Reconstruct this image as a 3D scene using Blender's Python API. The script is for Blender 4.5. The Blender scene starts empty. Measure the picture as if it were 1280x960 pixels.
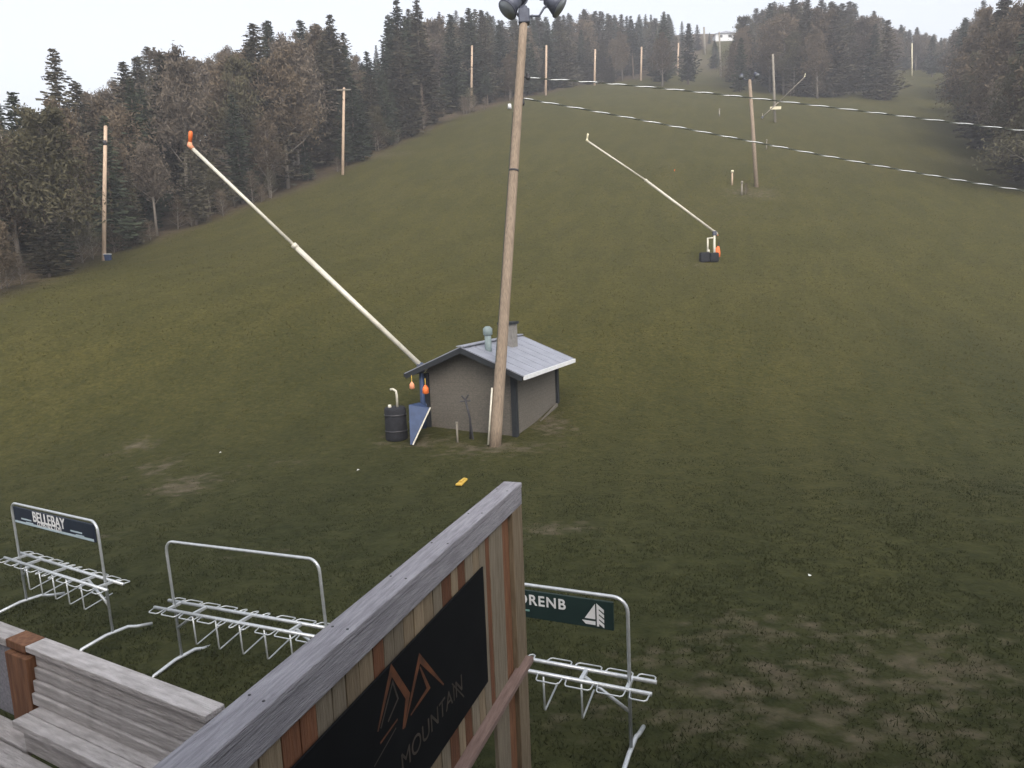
import bpy, math, random
import numpy as np
from mathutils import Vector, Matrix, noise
random.seed(7)
scene = bpy.context.scene
COL = scene.collection
R_ = math.radians

# ------------------------------------------------------------------ camera
PITCH, ROLL, FPX = R_(8.3), R_(-2.2), 880.0
CAM = Vector((0, 0, 5.1))
cd = bpy.data.cameras.new('camera')
cam = bpy.data.objects.new('camera', cd)
COL.objects.link(cam)
cd.sensor_width = 36.0
cd.lens = 36.0 * FPX / 1280.0
cd.clip_start = 0.05
cd.clip_end = 5000
CR = Matrix.Rotation(math.pi / 2 - PITCH, 3, 'X') @ Matrix.Rotation(ROLL, 3, 'Z')
cam.matrix_world = Matrix.Translation(CAM) @ CR.to_4x4()
scene.camera = cam

# ------------------------------------------------------------------ sky, sun, exposure
SUN_ELEV, SUN_AZ = R_(42), R_(166)      # azimuth measured from +Y towards +X
w = bpy.data.worlds.new('World')
scene.world = w
w.use_nodes = True
nt = w.node_tree
for n in list(nt.nodes):
    nt.nodes.remove(n)
sky = nt.nodes.new('ShaderNodeTexSky')
sky.sky_type = 'NISHITA'
sky.sun_disc = False
sky.sun_elevation = SUN_ELEV
sky.sun_rotation = SUN_AZ
sky.air_density = 1.0
sky.dust_density = 3.0
sky.ozone_density = 1.0
hsv = nt.nodes.new('ShaderNodeHueSaturation')     # thin overcast: the blue mostly washed out
hsv.inputs['Saturation'].default_value = 0.27
bg = nt.nodes.new('ShaderNodeBackground')
bg.inputs['Strength'].default_value = 0.15
wo = nt.nodes.new('ShaderNodeOutputWorld')
nt.links.new(sky.outputs[0], hsv.inputs['Color'])
nt.links.new(hsv.outputs[0], bg.inputs[0])
nt.links.new(bg.outputs[0], wo.inputs[0])
sl = bpy.data.lights.new('sun', 'SUN')
sl.energy = 0.5
sl.angle = R_(25)
sl.color = (1.0, 0.80, 0.58)
so = bpy.data.objects.new('sun', sl)
COL.objects.link(so)
sd = Vector((math.sin(SUN_AZ) * math.cos(SUN_ELEV), math.cos(SUN_AZ) * math.cos(SUN_ELEV), math.sin(SUN_ELEV)))
so.rotation_euler = sd.to_track_quat('Z', 'Y').to_euler()
vs = scene.view_settings
vs.view_transform = 'Standard'
vs.look = 'None'
vs.gamma = 1.0
vs.exposure = 1.38
vs.use_curve_mapping = False

# ------------------------------------------------------------------ helpers
def at(u, v, d):
    return CAM + CR @ Vector(((u - 640) / FPX * d, -(v - 480) / FPX * d, -d))
def atz(u, v, z):
    r = CR @ Vector(((u - 640) / FPX, -(v - 480) / FPX, -1))
    return CAM + r * ((z - CAM.z) / r.z)
def proj(p):
    l = CR.transposed() @ (Vector(p) - CAM)
    return 640 + FPX * l.x / -l.z, 480 - FPX * l.y / -l.z, -l.z

def tag(o, label=None, cat=None, group=None, kind=None):
    if label: o['label'] = label
    if cat: o['category'] = cat
    if group: o['group'] = group
    if kind: o['kind'] = kind
    return o
def empty(name, loc=(0, 0, 0), label=None, cat=None, group=None, rz=0.0):
    o = bpy.data.objects.new(name, None)
    COL.objects.link(o)
    o.location = loc
    o.rotation_euler = (0, 0, rz)
    o.empty_display_size = 0.2
    return tag(o, label, cat, group)

class MB:
    """collects simple shapes for ONE mesh object; off is subtracted so world points become local"""
    def __init__(s, off=(0, 0, 0)):
        s.v, s.f, s.off = [], [], Vector(off)
    def add(s, vs_, fs_):
        b = len(s.v)
        s.v += [tuple(Vector(p) - s.off) for p in vs_]
        s.f += [tuple(b + i for i in f) for f in fs_]
        return s
    def box(s, c, sx, sy, sz, m=None):
        c = Vector(c)
        ax = (Vector((1, 0, 0)), Vector((0, 1, 0)), Vector((0, 0, 1))) if m is None else m
        P = []
        for k in (-.5, .5):
            for i, j in ((-.5, -.5), (.5, -.5), (.5, .5), (-.5, .5)):
                P.append(c + ax[0] * (i * sx) + ax[1] * (j * sy) + ax[2] * (k * sz))
        return s.add(P, [(3, 2, 1, 0), (4, 5, 6, 7), (0, 1, 5, 4), (1, 2, 6, 5), (2, 3, 7, 6), (3, 0, 4, 7)])
    def beam(s, a, b, wd, ht, up=(0, 0, 1)):
        a, b = Vector(a), Vector(b)
        d = (b - a)
        L = d.length
        d = d / L
        sx = d.cross(Vector(up)).normalized()
        u = sx.cross(d).normalized()
        return s.box((a + b) / 2, wd, L, ht, (sx, d, u))
    def tube(s, pts, r, n=8, cap=True):
        pts = [Vector(p) for p in pts]
        rs = r if isinstance(r, (list, tuple)) else [r] * len(pts)
        base = []
        t0 = (pts[1] - pts[0]).normalized()
        ref = Vector((0, 0, 1)) if abs(t0.z) < .9 else Vector((1, 0, 0))
        a = t0.cross(ref).normalized()
        V = []
        for i, p in enumerate(pts):
            if i == 0: t = t0
            elif i == len(pts) - 1: t = (pts[i] - pts[i - 1]).normalized()
            else: t = ((pts[i + 1] - p).normalized() + (p - pts[i - 1]).normalized()).normalized()
            a = (a - t * a.dot(t)).normalized()
            b = t.cross(a)
            for k in range(n):
                an = 2 * math.pi * k / n
                V.append(p + (a * math.cos(an) + b * math.sin(an)) * rs[i])
        Fc = []
        for i in range(len(pts) - 1):
            for k in range(n):
                k2 = (k + 1) % n
                Fc.append((i * n + k, i * n + k2, (i + 1) * n + k2, (i + 1) * n + k))
        if cap:
            Fc.append(tuple(range(n - 1, -1, -1)))
            Fc.append(tuple((len(pts) - 1) * n + k for k in range(n)))
        return s.add(V, Fc)
    def prism(s, poly, nrm, th):
        """flat polygon (list of points) extruded by th along nrm"""
        nrm = Vector(nrm).normalized() * th
        P = [Vector(p) for p in poly]
        n = len(P)
        V = P + [p + nrm for p in P]
        return s.add(V, [tuple(range(n - 1, -1, -1)), tuple(range(n, 2 * n))] + [(i, (i + 1) % n, n + (i + 1) % n, n + i) for i in range(n)])
    def mesh(s, name, mat, smooth=False):
        me = bpy.data.meshes.new(name)
        me.from_pydata(s.v, [], s.f)
        me.materials.append(mat)
        if smooth:
            me.shade_smooth()
        me.update()
        return me
    def build(s, name, mat, parent=None, smooth=False, bevel=0.0):
        o = bpy.data.objects.new(name, s.mesh(name, mat, smooth))
        COL.objects.link(o)
        o.parent = parent
        if bevel:
            m = o.modifiers.new('bevel', 'BEVEL')
            m.width = bevel
            m.segments = 2
            m.limit_method = 'ANGLE'
        return o

def material(name, c1, c2=None, scale=6.0, rough=0.8, metal=0.0, bump=0.0, stretch=(1, 1, 1), c3=None, detail=6.0, bscale=None, spec=0.35, trans=0.0, per_object=0.0):
    m = bpy.data.materials.new(name)
    m.use_nodes = True
    t = m.node_tree
    b = t.nodes['Principled BSDF']
    b.inputs['Roughness'].default_value = rough
    b.inputs['Metallic'].default_value = metal
    b.inputs['Specular IOR Level'].default_value = spec
    c2 = c2 or tuple(x * .72 for x in c1)
    tc = t.nodes.new('ShaderNodeTexCoord')
    mp = t.nodes.new('ShaderNodeMapping')
    mp.inputs['Scale'].default_value = stretch
    t.links.new(tc.outputs['Object'], mp.inputs[0])
    nz = t.nodes.new('ShaderNodeTexNoise')
    nz.inputs['Scale'].default_value = scale
    nz.inputs['Detail'].default_value = detail
    t.links.new(mp.outputs[0], nz.inputs['Vector'])
    rp = t.nodes.new('ShaderNodeValToRGB')
    rp.color_ramp.elements[0].position = .32
    rp.color_ramp.elements[0].color = (*c2, 1)
    rp.color_ramp.elements[1].position = .68
    rp.color_ramp.elements[1].color = (*c1, 1)
    if c3:
        e = rp.color_ramp.elements.new(.5)
        e.color = (*c3, 1)
    t.links.new(nz.outputs['Fac'], rp.inputs[0])
    out = rp.outputs[0]
    if per_object:
        oi = t.nodes.new('ShaderNodeObjectInfo')
        mr = t.nodes.new('ShaderNodeMapRange')
        mr.inputs['To Min'].default_value = 1 - per_object
        mr.inputs['To Max'].default_value = 1 + per_object
        t.links.new(oi.outputs['Random'], mr.inputs['Value'])
        h = t.nodes.new('ShaderNodeHueSaturation')
        t.links.new(mr.outputs[0], h.inputs['Value'])
        t.links.new(out, h.inputs['Color'])
        out = h.outputs[0]
    t.links.new(out, b.inputs['Base Color'])
    if bump:
        n2 = t.nodes.new('ShaderNodeTexNoise')
        n2.inputs['Scale'].default_value = bscale or scale * 3
        n2.inputs['Detail'].default_value = 4
        t.links.new(mp.outputs[0], n2.inputs['Vector'])
        bp = t.nodes.new('ShaderNodeBump')
        bp.inputs['Strength'].default_value = bump
        bp.inputs['Distance'].default_value = .02
        t.links.new(n2.outputs['Fac'], bp.inputs['Height'])
        t.links.new(bp.outputs[0], b.inputs['Normal'])
    if trans:
        b.inputs['Subsurface Weight'].default_value = 0
        tr = t.nodes.new('ShaderNodeBsdfTranslucent')
        mx = t.nodes.new('ShaderNodeMixShader')
        mx.inputs[0].default_value = trans
        t.links.new(out, tr.inputs[0])
        t.links.new(b.outputs[0], mx.inputs[1])
        t.links.new(tr.outputs[0], mx.inputs[2])
        t.links.new(mx.outputs[0], t.nodes['Material Output'].inputs[0])
    return m

M = {}
M['pole'] = material('pole_wood', (.345, .27, .20), (.20, .155, .115), 9, .85, bump=.5, stretch=(5, 5, .35))
M['far_pole'] = material('far_pole_wood', (.60, .45, .33), (.42, .31, .22), 5, .85, stretch=(3, 3, .3))
M['grey_pole'] = material('grey_pole_wood', (.30, .27, .22), (.20, .18, .15), 5, .85, stretch=(3, 3, .3))
M['steel'] = material('galvanised_steel', (.62, .65, .67), (.50, .53, .55), 14, .38, .55, bump=.05)
M['lance'] = material('lance_aluminium', (.68, .65, .55), (.56, .53, .44), 6, .5, .15)
M['dark_metal'] = material('dark_metal', (.055, .055, .06), (.03, .03, .035), 8, .5)
M['lamp_metal'] = material('lamp_housing', (.09, .10, .13), (.06, .065, .09), 8, .5, .3)
M['glass'] = material('lamp_glass', (.22, .24, .26), (.18, .2, .22), 4, .15)
M['orange'] = material('orange_plastic', (.85, .20, .05), (.70, .14, .03), 6, .5)
M['pale_orange'] = material('pale_orange_plastic', (.80, .36, .20), (.70, .28, .16), 6, .5)
M['blue'] = material('blue_paint', (.040, .070, .155), (.028, .05, .11), 6, .5, bump=.1)
M['black_foam'] = material('black_padding', (.022, .023, .028), (.012, .013, .016), 9, .85, bump=.4)
M['yellow'] = material('yellow_plastic', (.62, .42, .08), (.50, .33, .06), 7, .6)
M['white'] = material('white_paint', (.74, .75, .76), (.62, .63, .64), 7, .6)
M['cream'] = material('cream_board', (.78, .72, .52), (.70, .64, .45), 4, .6)
M['black_rubber'] = material('grey_insulation', (.06, .066, .05), (.045, .05, .038), 5, .6)
M['bare_wire'] = material('bare_aluminium_wire', (.78, .80, .80), (.66, .68, .68), 5, .35, .4)
M['siding'] = material('shed_siding', (.160, .145, .122), (.106, .097, .083), 16, .9, bump=.6, stretch=(1, 1, 2.4), bscale=40)
def shingle(m):
    t = m.node_tree
    b = t.nodes['Principled BSDF']
    src = b.inputs['Base Color'].links[0].from_socket
    tc = t.nodes.new('ShaderNodeTexCoord')
    dp = t.nodes.new('ShaderNodeVectorMath')
    dp.operation = 'DOT_PRODUCT'
    dp.inputs[1].default_value = (1.329, .484, 0)
    sx = t.nodes.new('ShaderNodeSeparateXYZ')
    cx = t.nodes.new('ShaderNodeCombineXYZ')
    t.links.new(tc.outputs['Object'], dp.inputs[0])
    t.links.new(tc.outputs['Object'], sx.inputs[0])
    t.links.new(dp.outputs['Value'], cx.inputs[0])
    t.links.new(sx.outputs['Z'], cx.inputs[1])
    br = t.nodes.new('ShaderNodeTexBrick')
    br.inputs['Color1'].default_value = (1.08, 1.06, 1.04, 1)
    br.inputs['Color2'].default_value = (.88, .88, .88, 1)
    br.inputs['Mortar'].default_value = (.62, .60, .58, 1)
    br.inputs['Scale'].default_value = 1.0
    br.inputs['Mortar Size'].default_value = .008
    br.inputs['Brick Width'].default_value = .33
    br.inputs['Row Height'].default_value = .135
    t.links.new(cx.outputs[0], br.inputs['Vector'])
    mx = t.nodes.new('ShaderNodeMix')
    mx.data_type = 'RGBA'
    mx.blend_type = 'MULTIPLY'
    mx.inputs[0].default_value = .35
    t.links.new(src, mx.inputs[6])
    t.links.new(br.outputs['Color'], mx.inputs[7])
    t.links.new(mx.outputs[2], b.inputs['Base Color'])
shingle(M['siding'])
M['trim'] = material('shed_dark_trim', (.025, .03, .034), (.018, .02, .024), 8, .7)
M['roof'] = material('roof_metal', (.32, .335, .39), (.26, .275, .315), 3, .55, .15, bump=.12)
M['drip'] = material('roof_drip_edge', (.78, .79, .80), (.68, .69, .70), 5, .5)
M['mint'] = material('mint_vent_paint', (.25, .31, .31), (.20, .25, .25), 6, .6)
M['brick'] = material('chimney_block', (.26, .245, .225), (.19, .18, .165), 12, .9, bump=.5)
M['timber_grey'] = material('weathered_grey_timber', (.355, .35, .385), (.225, .22, .245), 7, .85, bump=.7, stretch=(9, .8, 9), c3=(.295, .29, .32))
M['board'] = [material('cedar_board_grey', (.235, .20, .15), (.15, .125, .09), 6, .85, bump=.5, stretch=(7, 7, .7), per_object=.25),
              material('cedar_board_tan', (.27, .215, .145), (.17, .13, .085), 6, .85, bump=.5, stretch=(7, 7, .7), per_object=.25),
              material('cedar_board_orange', (.185, .082, .042), (.115, .052, .030), 6, .8, bump=.5, stretch=(7, 7, .7), per_object=.25)]
M['bench'] = material('bench_slat_wood', (.56, .53, .52), (.36, .335, .325), 6, .85, bump=.6, stretch=(1.6, 9, 9), per_object=.12)
M['pink_rail'] = material('faded_pink_rail', (.26, .185, .16), (.17, .115, .10), 7, .85, bump=.5, stretch=(9, .8, 9))
M['post_brown'] = material('brown_stained_post', (.24, .115, .06), (.13, .06, .032), 6, .8, bump=.4, stretch=(7, 7, .8))
M['banner'] = material('black_banner', (.0075, .0085, .010), (.005, .0055, .007), 3, .75, spec=.15)
M['logo_orange'] = material('copper_print', (.17, .066, .032), (.06, .027, .017), 10, .6)
M['logo_grey'] = material('grey_print', (.075, .06, .05), (.03, .026, .023), 9, .6)
M['navy'] = material('navy_sign', (.018, .026, .044), (.014, .020, .035), 3, .5)
M['green_sign'] = material('dark_green_sign', (.016, .034, .032), (.012, .027, .026), 3, .5)
M['paleblue'] = material('pale_blue_print', (.42, .52, .58), (.36, .45, .50), 5, .6)
M['teal'] = material('teal_print', (.20, .38, .33), (.16, .3, .27), 5, .6)
M['needles'] = material('spruce_needles', (.094, .083, .052), (.042, .039, .029), 3.2, .9, spec=.1, c3=(.068, .061, .042), per_object=.35)
M['needles_green'] = material('green_spruce_needles', (.062, .075, .046), (.028, .034, .025), 3.2, .9, spec=.1, c3=(.045, .054, .036), per_object=.3)
M['buds_pale'] = material('pale_twigs', (.225, .185, .142), (.13, .108, .083), 3.0, .9, spec=.1, trans=.25, per_object=.2)
M['bark'] = material('spruce_bark', (.165, .13, .105), (.10, .08, .065), 20, .95, stretch=(1, 1, .2), spec=.1)
M['buds'] = material('spring_foliage', (.200, .155, .105), (.112, .088, .060), 3.0, .9, spec=.1, c3=(.156, .122, .083), trans=.25, per_object=.28)
M['buds_green'] = material('young_green_foliage', (.165, .148, .088), (.095, .088, .055), 3.0, .9, spec=.1, trans=.25, per_object=.25)
M['pale_bark'] = material('poplar_bark', (.30, .265, .23), (.20, .175, .15), 20, .95, stretch=(1, 1, .3), spec=.1)
M['shade_wall'] = material('shade_wall_siding', (.34, .29, .24), (.24, .20, .165), 5, .85, stretch=(.4, 5, 5))  # for the unseen wall added behind the camera

# ------------------------------------------------------------------ terrain (thin plate spline through surveyed points)
ctrl = [(-12, 4, 0), (0, 0, 0), (12, 4, 0), (-8.5, 11, .05), (-4, 9, 0), (0, 8, 0), (7, 9, 0), (0, 14, 0.0), (12, 14, .0),
        (-2.6, 22, .2), (.1, 22, .2), (1.6, 25, .55), (-60, -20, 0), (60, -20, 0), (-60, 20, 4), (60, 20, 1.2), (250, 0, 4), (-250, 0, 8),
        (-80, 62, 10), (-60, 112, 25), (-45, 170, 44), (-110, 250, 50), (0, 262, 84), (60, 300, 100), (105, 450, 104),
        (-150, 520, 78), (300, 500, 70), (-250, 100, 10), (300, 120, 22), (110, 85, 15), (190, 260, 66), (0, 900, 20), (400, 900, 10), (-400, 900, 10),
        (0, -120, -2), (-200, -120, -2), (200, -120, -2)]
def cp(u, v, d):
    p = at(u, v, d)
    ctrl.append((p.x, p.y, p.z))
for q in ((887, 325, 48), (946, 232, 67), (129, 327, 52), (428, 220, 80), (590, 133, 122), (683, 118, 139), (743, 107, 165), (847, 95, 200),
          (905, 50, 330), (1150, 88, 210), (1000, 120, 140), (1280, 225, 75), (0, 370, 38), (1280, 400, 38), (1190, 150, 115), (1280, 600, 18.5), (0, 560, 23.5),
          (640, 330, 47), (300, 400, 33.5), (1000, 420, 33)):
    cp(*q)
ctrl = np.array(ctrl, float)
S_ = 100.0
def U_(r2):
    return np.where(r2 > 1e-12, r2 * np.log(np.maximum(r2, 1e-12)), 0.0)
X = ctrl[:, :2] / S_
n_ = len(X)
K = U_(((X[:, None] - X[None]) ** 2).sum(-1)) + np.eye(n_) * 2e-4
Pm = np.hstack([np.ones((n_, 1)), X])
A_ = np.vstack([np.hstack([K, Pm]), np.hstack([Pm.T, np.zeros((3, 3))])])
sol = np.linalg.solve(A_, np.concatenate([ctrl[:, 2], np.zeros(3)]))
def hgt_a(xy):
    q = np.asarray(xy, float) / S_
    out = np.empty(len(q))
    for i in range(0, len(q), 20000):
        c = q[i:i + 20000]
        out[i:i + 20000] = U_(((c[:, None] - X[None]) ** 2).sum(-1)) @ sol[:n_] + sol[n_] + c @ sol[n_ + 1:]
    return out
def hgt(x, y):
    return float(hgt_a([(x, y)])[0])
def ground(u, v, lo=3.0, hi=420.0):
    """point where the view ray through a photo pixel meets the hill"""
    d = np.geomspace(lo, hi, 700)
    r = CR @ Vector(((u - 640) / FPX, -(v - 480) / FPX, -1))
    p = np.array(CAM)[None] + np.array(r)[None] * d[:, None]
    g = p[:, 2] - hgt_a(p[:, :2])
    k = np.argmax(g < 0)
    if not (g < 0).any():
        k = int(np.argmin(g))
        q = p[k]
    else:
        t = g[k - 1] / (g[k - 1] - g[k])
        q = p[k - 1] + (p[k] - p[k - 1]) * t
    return Vector((q[0], q[1], hgt(q[0], q[1])))

# non-uniform grid: fine near the deck, coarse far away
def axis(lo, hi, fine, n):
    t = np.linspace(-1, 1, n)
    s = np.sinh(t * 4.6) / np.sinh(4.6)
    return np.where(s < 0, -s * lo, s * hi) + fine
gx = axis(-600, 600, 0, 281)
ty = np.linspace(0, 1, 300)
gy = -60 + 60 * np.minimum(ty / .06, 1) + np.where(ty > .06, 1000 * (np.sinh((ty - .06) / .94 * 5.0) / np.sinh(5.0)), 0)
GX, GY = np.meshgrid(gx, gy)
xy = np.stack([GX.ravel(), GY.ravel()], 1)
gz = hgt_a(xy)
for i in range(len(xy)):
    x, y = xy[i]
    k = min(1.0, .25 + y / 120.0) if y > 0 else .2
    gz[i] += k * .35 * noise.noise((x * .06, y * .06, 3.1)) + .05 * noise.noise((x * .5, y * .5, 1.0)) + .018 * noise.noise((x * 1.7, y * 1.7, 7.0))
nx_, ny_ = len(gx), len(gy)
faces = [(j * nx_ + i, j * nx_ + i + 1, (j + 1) * nx_ + i + 1, (j + 1) * nx_ + i) for j in range(ny_ - 1) for i in range(nx_ - 1)]
tme = bpy.data.meshes.new('ground')
tme.from_pydata(np.column_stack([xy, gz]).tolist(), [], faces)
tme.shade_smooth()

# treelines in photo pixels, taken to the hill
LINE_L = [(-60, 396), (0, 368), (60, 350), (125, 322), (200, 298), (300, 262), (380, 235), (440, 208), (500, 178), (560, 150), (610, 136), (660, 122), (720, 108), (790, 100), (845, 90), (872, 70), (890, 55)]
LINE_C = [(918, 62), (926, 88), (940, 108), (985, 120), (1040, 124), (1080, 114), (1104, 94)]
LINE_B = [(1080, 98), (1110, 93), (1150, 92), (1185, 93), (1225, 97)]
LINE_R = [(1200, 100), (1203, 132), (1212, 160), (1232, 185), (1258, 208), (1284, 234), (1330, 262)]
def world_line(L):
    return [ground(u, v) for u, v in L]
WL, WC, WB, WR = map(world_line, (LINE_L, LINE_C, LINE_B, LINE_R))
def side(line, x, y):
    """signed distance to a polyline; positive on its left"""
    best = None
    for a, b in zip(line[:-1], line[1:]):
        dx, dy = b.x - a.x, b.y - a.y
        L2 = dx * dx + dy * dy
        t = max(0, min(1, ((x - a.x) * dx + (y - a.y) * dy) / L2))
        ex, ey = x - a.x - t * dx, y - a.y - t * dy
        d = math.hypot(ex, ey)
        s = dx * ey - dy * ex
        if best is None or d < best[0]:
            best = (d, 1 if s > 0 else -1)
    return best[0] * best[1]
# bare earth patches: (photo pixel, radius along x, radius along y, weight)
PATCH = [(168, 556, .8, .9, .8), (228, 602, 1.0, 1.1, .9), (198, 580, .8, 1.1, .75), (350, 575, 1.5, .7, .45), (685, 665, 1.3, .6, .75), (60, 640, 1.2, .8, .4), (140, 665, .8, .5, .5),
         (1000, 860, 2.6, 1.1, .62), (1180, 850, 2.4, 1.0, .66), (900, 900, 1.4, .7, .62), (1100, 920, 2.2, .8, .66), (960, 790, 1.6, .5, .65), (1150, 800, 1.5, .5, .55), (720, 900, 1.0, .5, .55), (840, 830, 1.3, .6, .5), (310, 690, 1.2, .6, .35),
         (620, 560, 2.4, .9, .75), (690, 530, 1.0, 1.4, .8), (530, 552, 1.4, .8, .7), (505, 548, 1.2, 1.0, .6), (900, 262, 9, 6, .35), (880, 330, 2.0, 1.4, .55), (1250, 205, 8, 6, .7), (940, 240, 4, 2.5, .7), (470, 195, 6, 3, .7), (880, 80, 12, 25, .9)]
bare = np.zeros(len(xy))
forest = np.zeros(len(xy))
for (u, v, rx, ry, wt) in PATCH:
    c = ground(u, v)
    bare = np.maximum(bare, wt * np.exp(-((xy[:, 0] - c.x) / rx) ** 2 - ((xy[:, 1] - c.y) / ry) ** 2))
for i in range(len(xy)):
    x, y = xy[i]
    if 25 < y < 420 and abs(x) < 260:
        f = 0.0
        if x < 120: f = max(f, min(1, max(0, (side(WL, x, y) + 1.5) / 3)))
        if x > 30 and y > 60: f = max(f, min(1, max(0, (side(WR, x, y) - 2.5) / 4)) if y < WR[0].y else 0)
        forest[i] = f
shaded_green = np.clip((36 - xy[:, 1] - 4 * np.sin(xy[:, 0] * .21) + xy[:, 0] * .15) / 25, 0, 1)   # greener turf at the foot, darkened to paint in foreground shade
for nm, arr in (('bare', bare), ('forest', forest), ('shaded_green', shaded_green)):
    at_ = tme.attributes.new(nm, 'FLOAT', 'POINT')
    at_.data.foreach_set('value', arr.astype(np.float32))

def grass_material():
    m = bpy.data.materials.new('hill_grass')
    m.use_nodes = True
    t = m.node_tree
    b = t.nodes['Principled BSDF']
    b.inputs['Roughness'].default_value = .95
    b.inputs['Specular IOR Level'].default_value = .12
    tc = t.nodes.new('ShaderNodeTexCoord')
    def nz(scale, detail=5, st=(1, 1, 1), rot=0):
        mp = t.nodes.new('ShaderNodeMapping')
        mp.inputs['Scale'].default_value = st
        src = tc.outputs['Object']
        if rot:
            m0 = t.nodes.new('ShaderNodeMapping')      # turn first, then stretch along the fall line
            m0.inputs['Rotation'].default_value = (0, 0, rot)
            t.links.new(src, m0.inputs[0])
            src = m0.outputs[0]
        t.links.new(src, mp.inputs[0])
        n = t.nodes.new('ShaderNodeTexNoise')
        n.inputs['Scale'].default_value = scale
        n.inputs['Detail'].default_value = detail
        t.links.new(mp.outputs[0], n.inputs['Vector'])
        return n.outputs['Fac']
    def ramp(src, p0, c0, p1, c1):
        r = t.nodes.new('ShaderNodeValToRGB')
        r.color_ramp.elements[0].position = p0
        r.color_ramp.elements[0].color = (*c0, 1)
        r.color_ramp.elements[1].position = p1
        r.color_ramp.elements[1].color = (*c1, 1)
        t.links.new(src, r.inputs[0])
        return r.outputs[0]
    def mixc(fac, a, bb, mode='MIX'):
        x = t.nodes.new('ShaderNodeMix')
        x.data_type = 'RGBA'
        x.blend_type = mode
        if isinstance(fac, float): x.inputs[0].default_value = fac
        else: t.links.new(fac, x.inputs[0])
        for k, s in ((6, a), (7, bb)):
            if isinstance(s, tuple): x.inputs[k].default_value = (*s, 1)
            else: t.links.new(s, x.inputs[k])
        return x.outputs[2]
    def math_(op, a, bb):
        x = t.nodes.new('ShaderNodeMath')
        x.operation = op
        x.use_clamp = True
        for k, s in ((0, a), (1, bb)):
            if isinstance(s, (int, float)): x.inputs[k].default_value = s
            else: t.links.new(s, x.inputs[k])
        return x.outputs[0]
    def attr(nm):
        a = t.nodes.new('ShaderNodeAttribute')
        a.attribute_name = nm
        return a.outputs['Fac']
    base = ramp(nz(.16, 6), .3, (.053, .0495, .0115), .7, (.062, .0545, .0135))
    fine = ramp(nz(5.5, 8), .3, (.036, .037, .011), .72, (.086, .076, .026))
    col = mixc(.55, base, fine)
    grain = ramp(nz(7.5, 10), .36, (.74, .76, .72), .64, (1.24, 1.22, 1.18))
    col = mixc(.7, col, grain, 'MULTIPLY')
    grain2 = ramp(nz(3.4, 10), .36, (.78, .81, .76), .64, (1.2, 1.18, 1.15))
    col = mixc(.5, col, grain2, 'MULTIPLY')
    tiny = ramp(nz(17, 6), .3, (.80, .80, .78), .7, (1.2, 1.2, 1.2))
    col = mixc(.8, col, tiny, 'MULTIPLY')
    green = ramp(nz(4.2, 8), .3, (.0155, .0205, .0080), .72, (.038, .042, .0185))  # greener turf colour with the near ground's shade mixed in
    col = mixc(math_('MULTIPLY', attr('shaded_green'), .85), col, green)
    mid = ramp(nz(1.1, 6), .34, (.80, .84, .78), .66, (1.14, 1.12, 1.08))
    col = mixc(.35, col, mid, 'MULTIPLY')
    streak = ramp(nz(.62, 3, (1, .006, 1), R_(16)), .40, (.80, .84, .78), .60, (1.15, 1.13, 1.10))
    col = mixc(.5, col, streak, 'MULTIPLY')
    dirt = ramp(nz(3.0, 8), .3, (.082, .066, .048), .7, (.165, .136, .100))
    patch = math_('MULTIPLY', math_('SUBTRACT', math_('ADD', math_('MULTIPLY', attr('bare'), .50), nz(3.6, 9, (.75, 1.1, 1))), .70), 3.5)
    col = mixc(math_('MULTIPLY', patch, .6), col, dirt)
    litter = ramp(nz(1.4, 8), .3, (.050, .038, .025), .7, (.115, .086, .055))
    col = mixc(attr('forest'), col, litter)
    t.links.new(col, b.inputs['Base Color'])
    bp = t.nodes.new('ShaderNodeBump')
    bp.inputs['Strength'].default_value = .8
    bp.inputs['Distance'].default_value = .06
    t.links.new(nz(9, 8), bp.inputs['Height'])
    t.links.new(bp.outputs[0], b.inputs['Normal'])
    return m
M['grass'] = grass_material()
tme.materials.append(M['grass'])
gobj = bpy.data.objects.new('ground', tme)
COL.objects.link(gobj)
tag(gobj, 'grassy ski slope rising behind the shed', None, None, 'structure')

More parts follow.
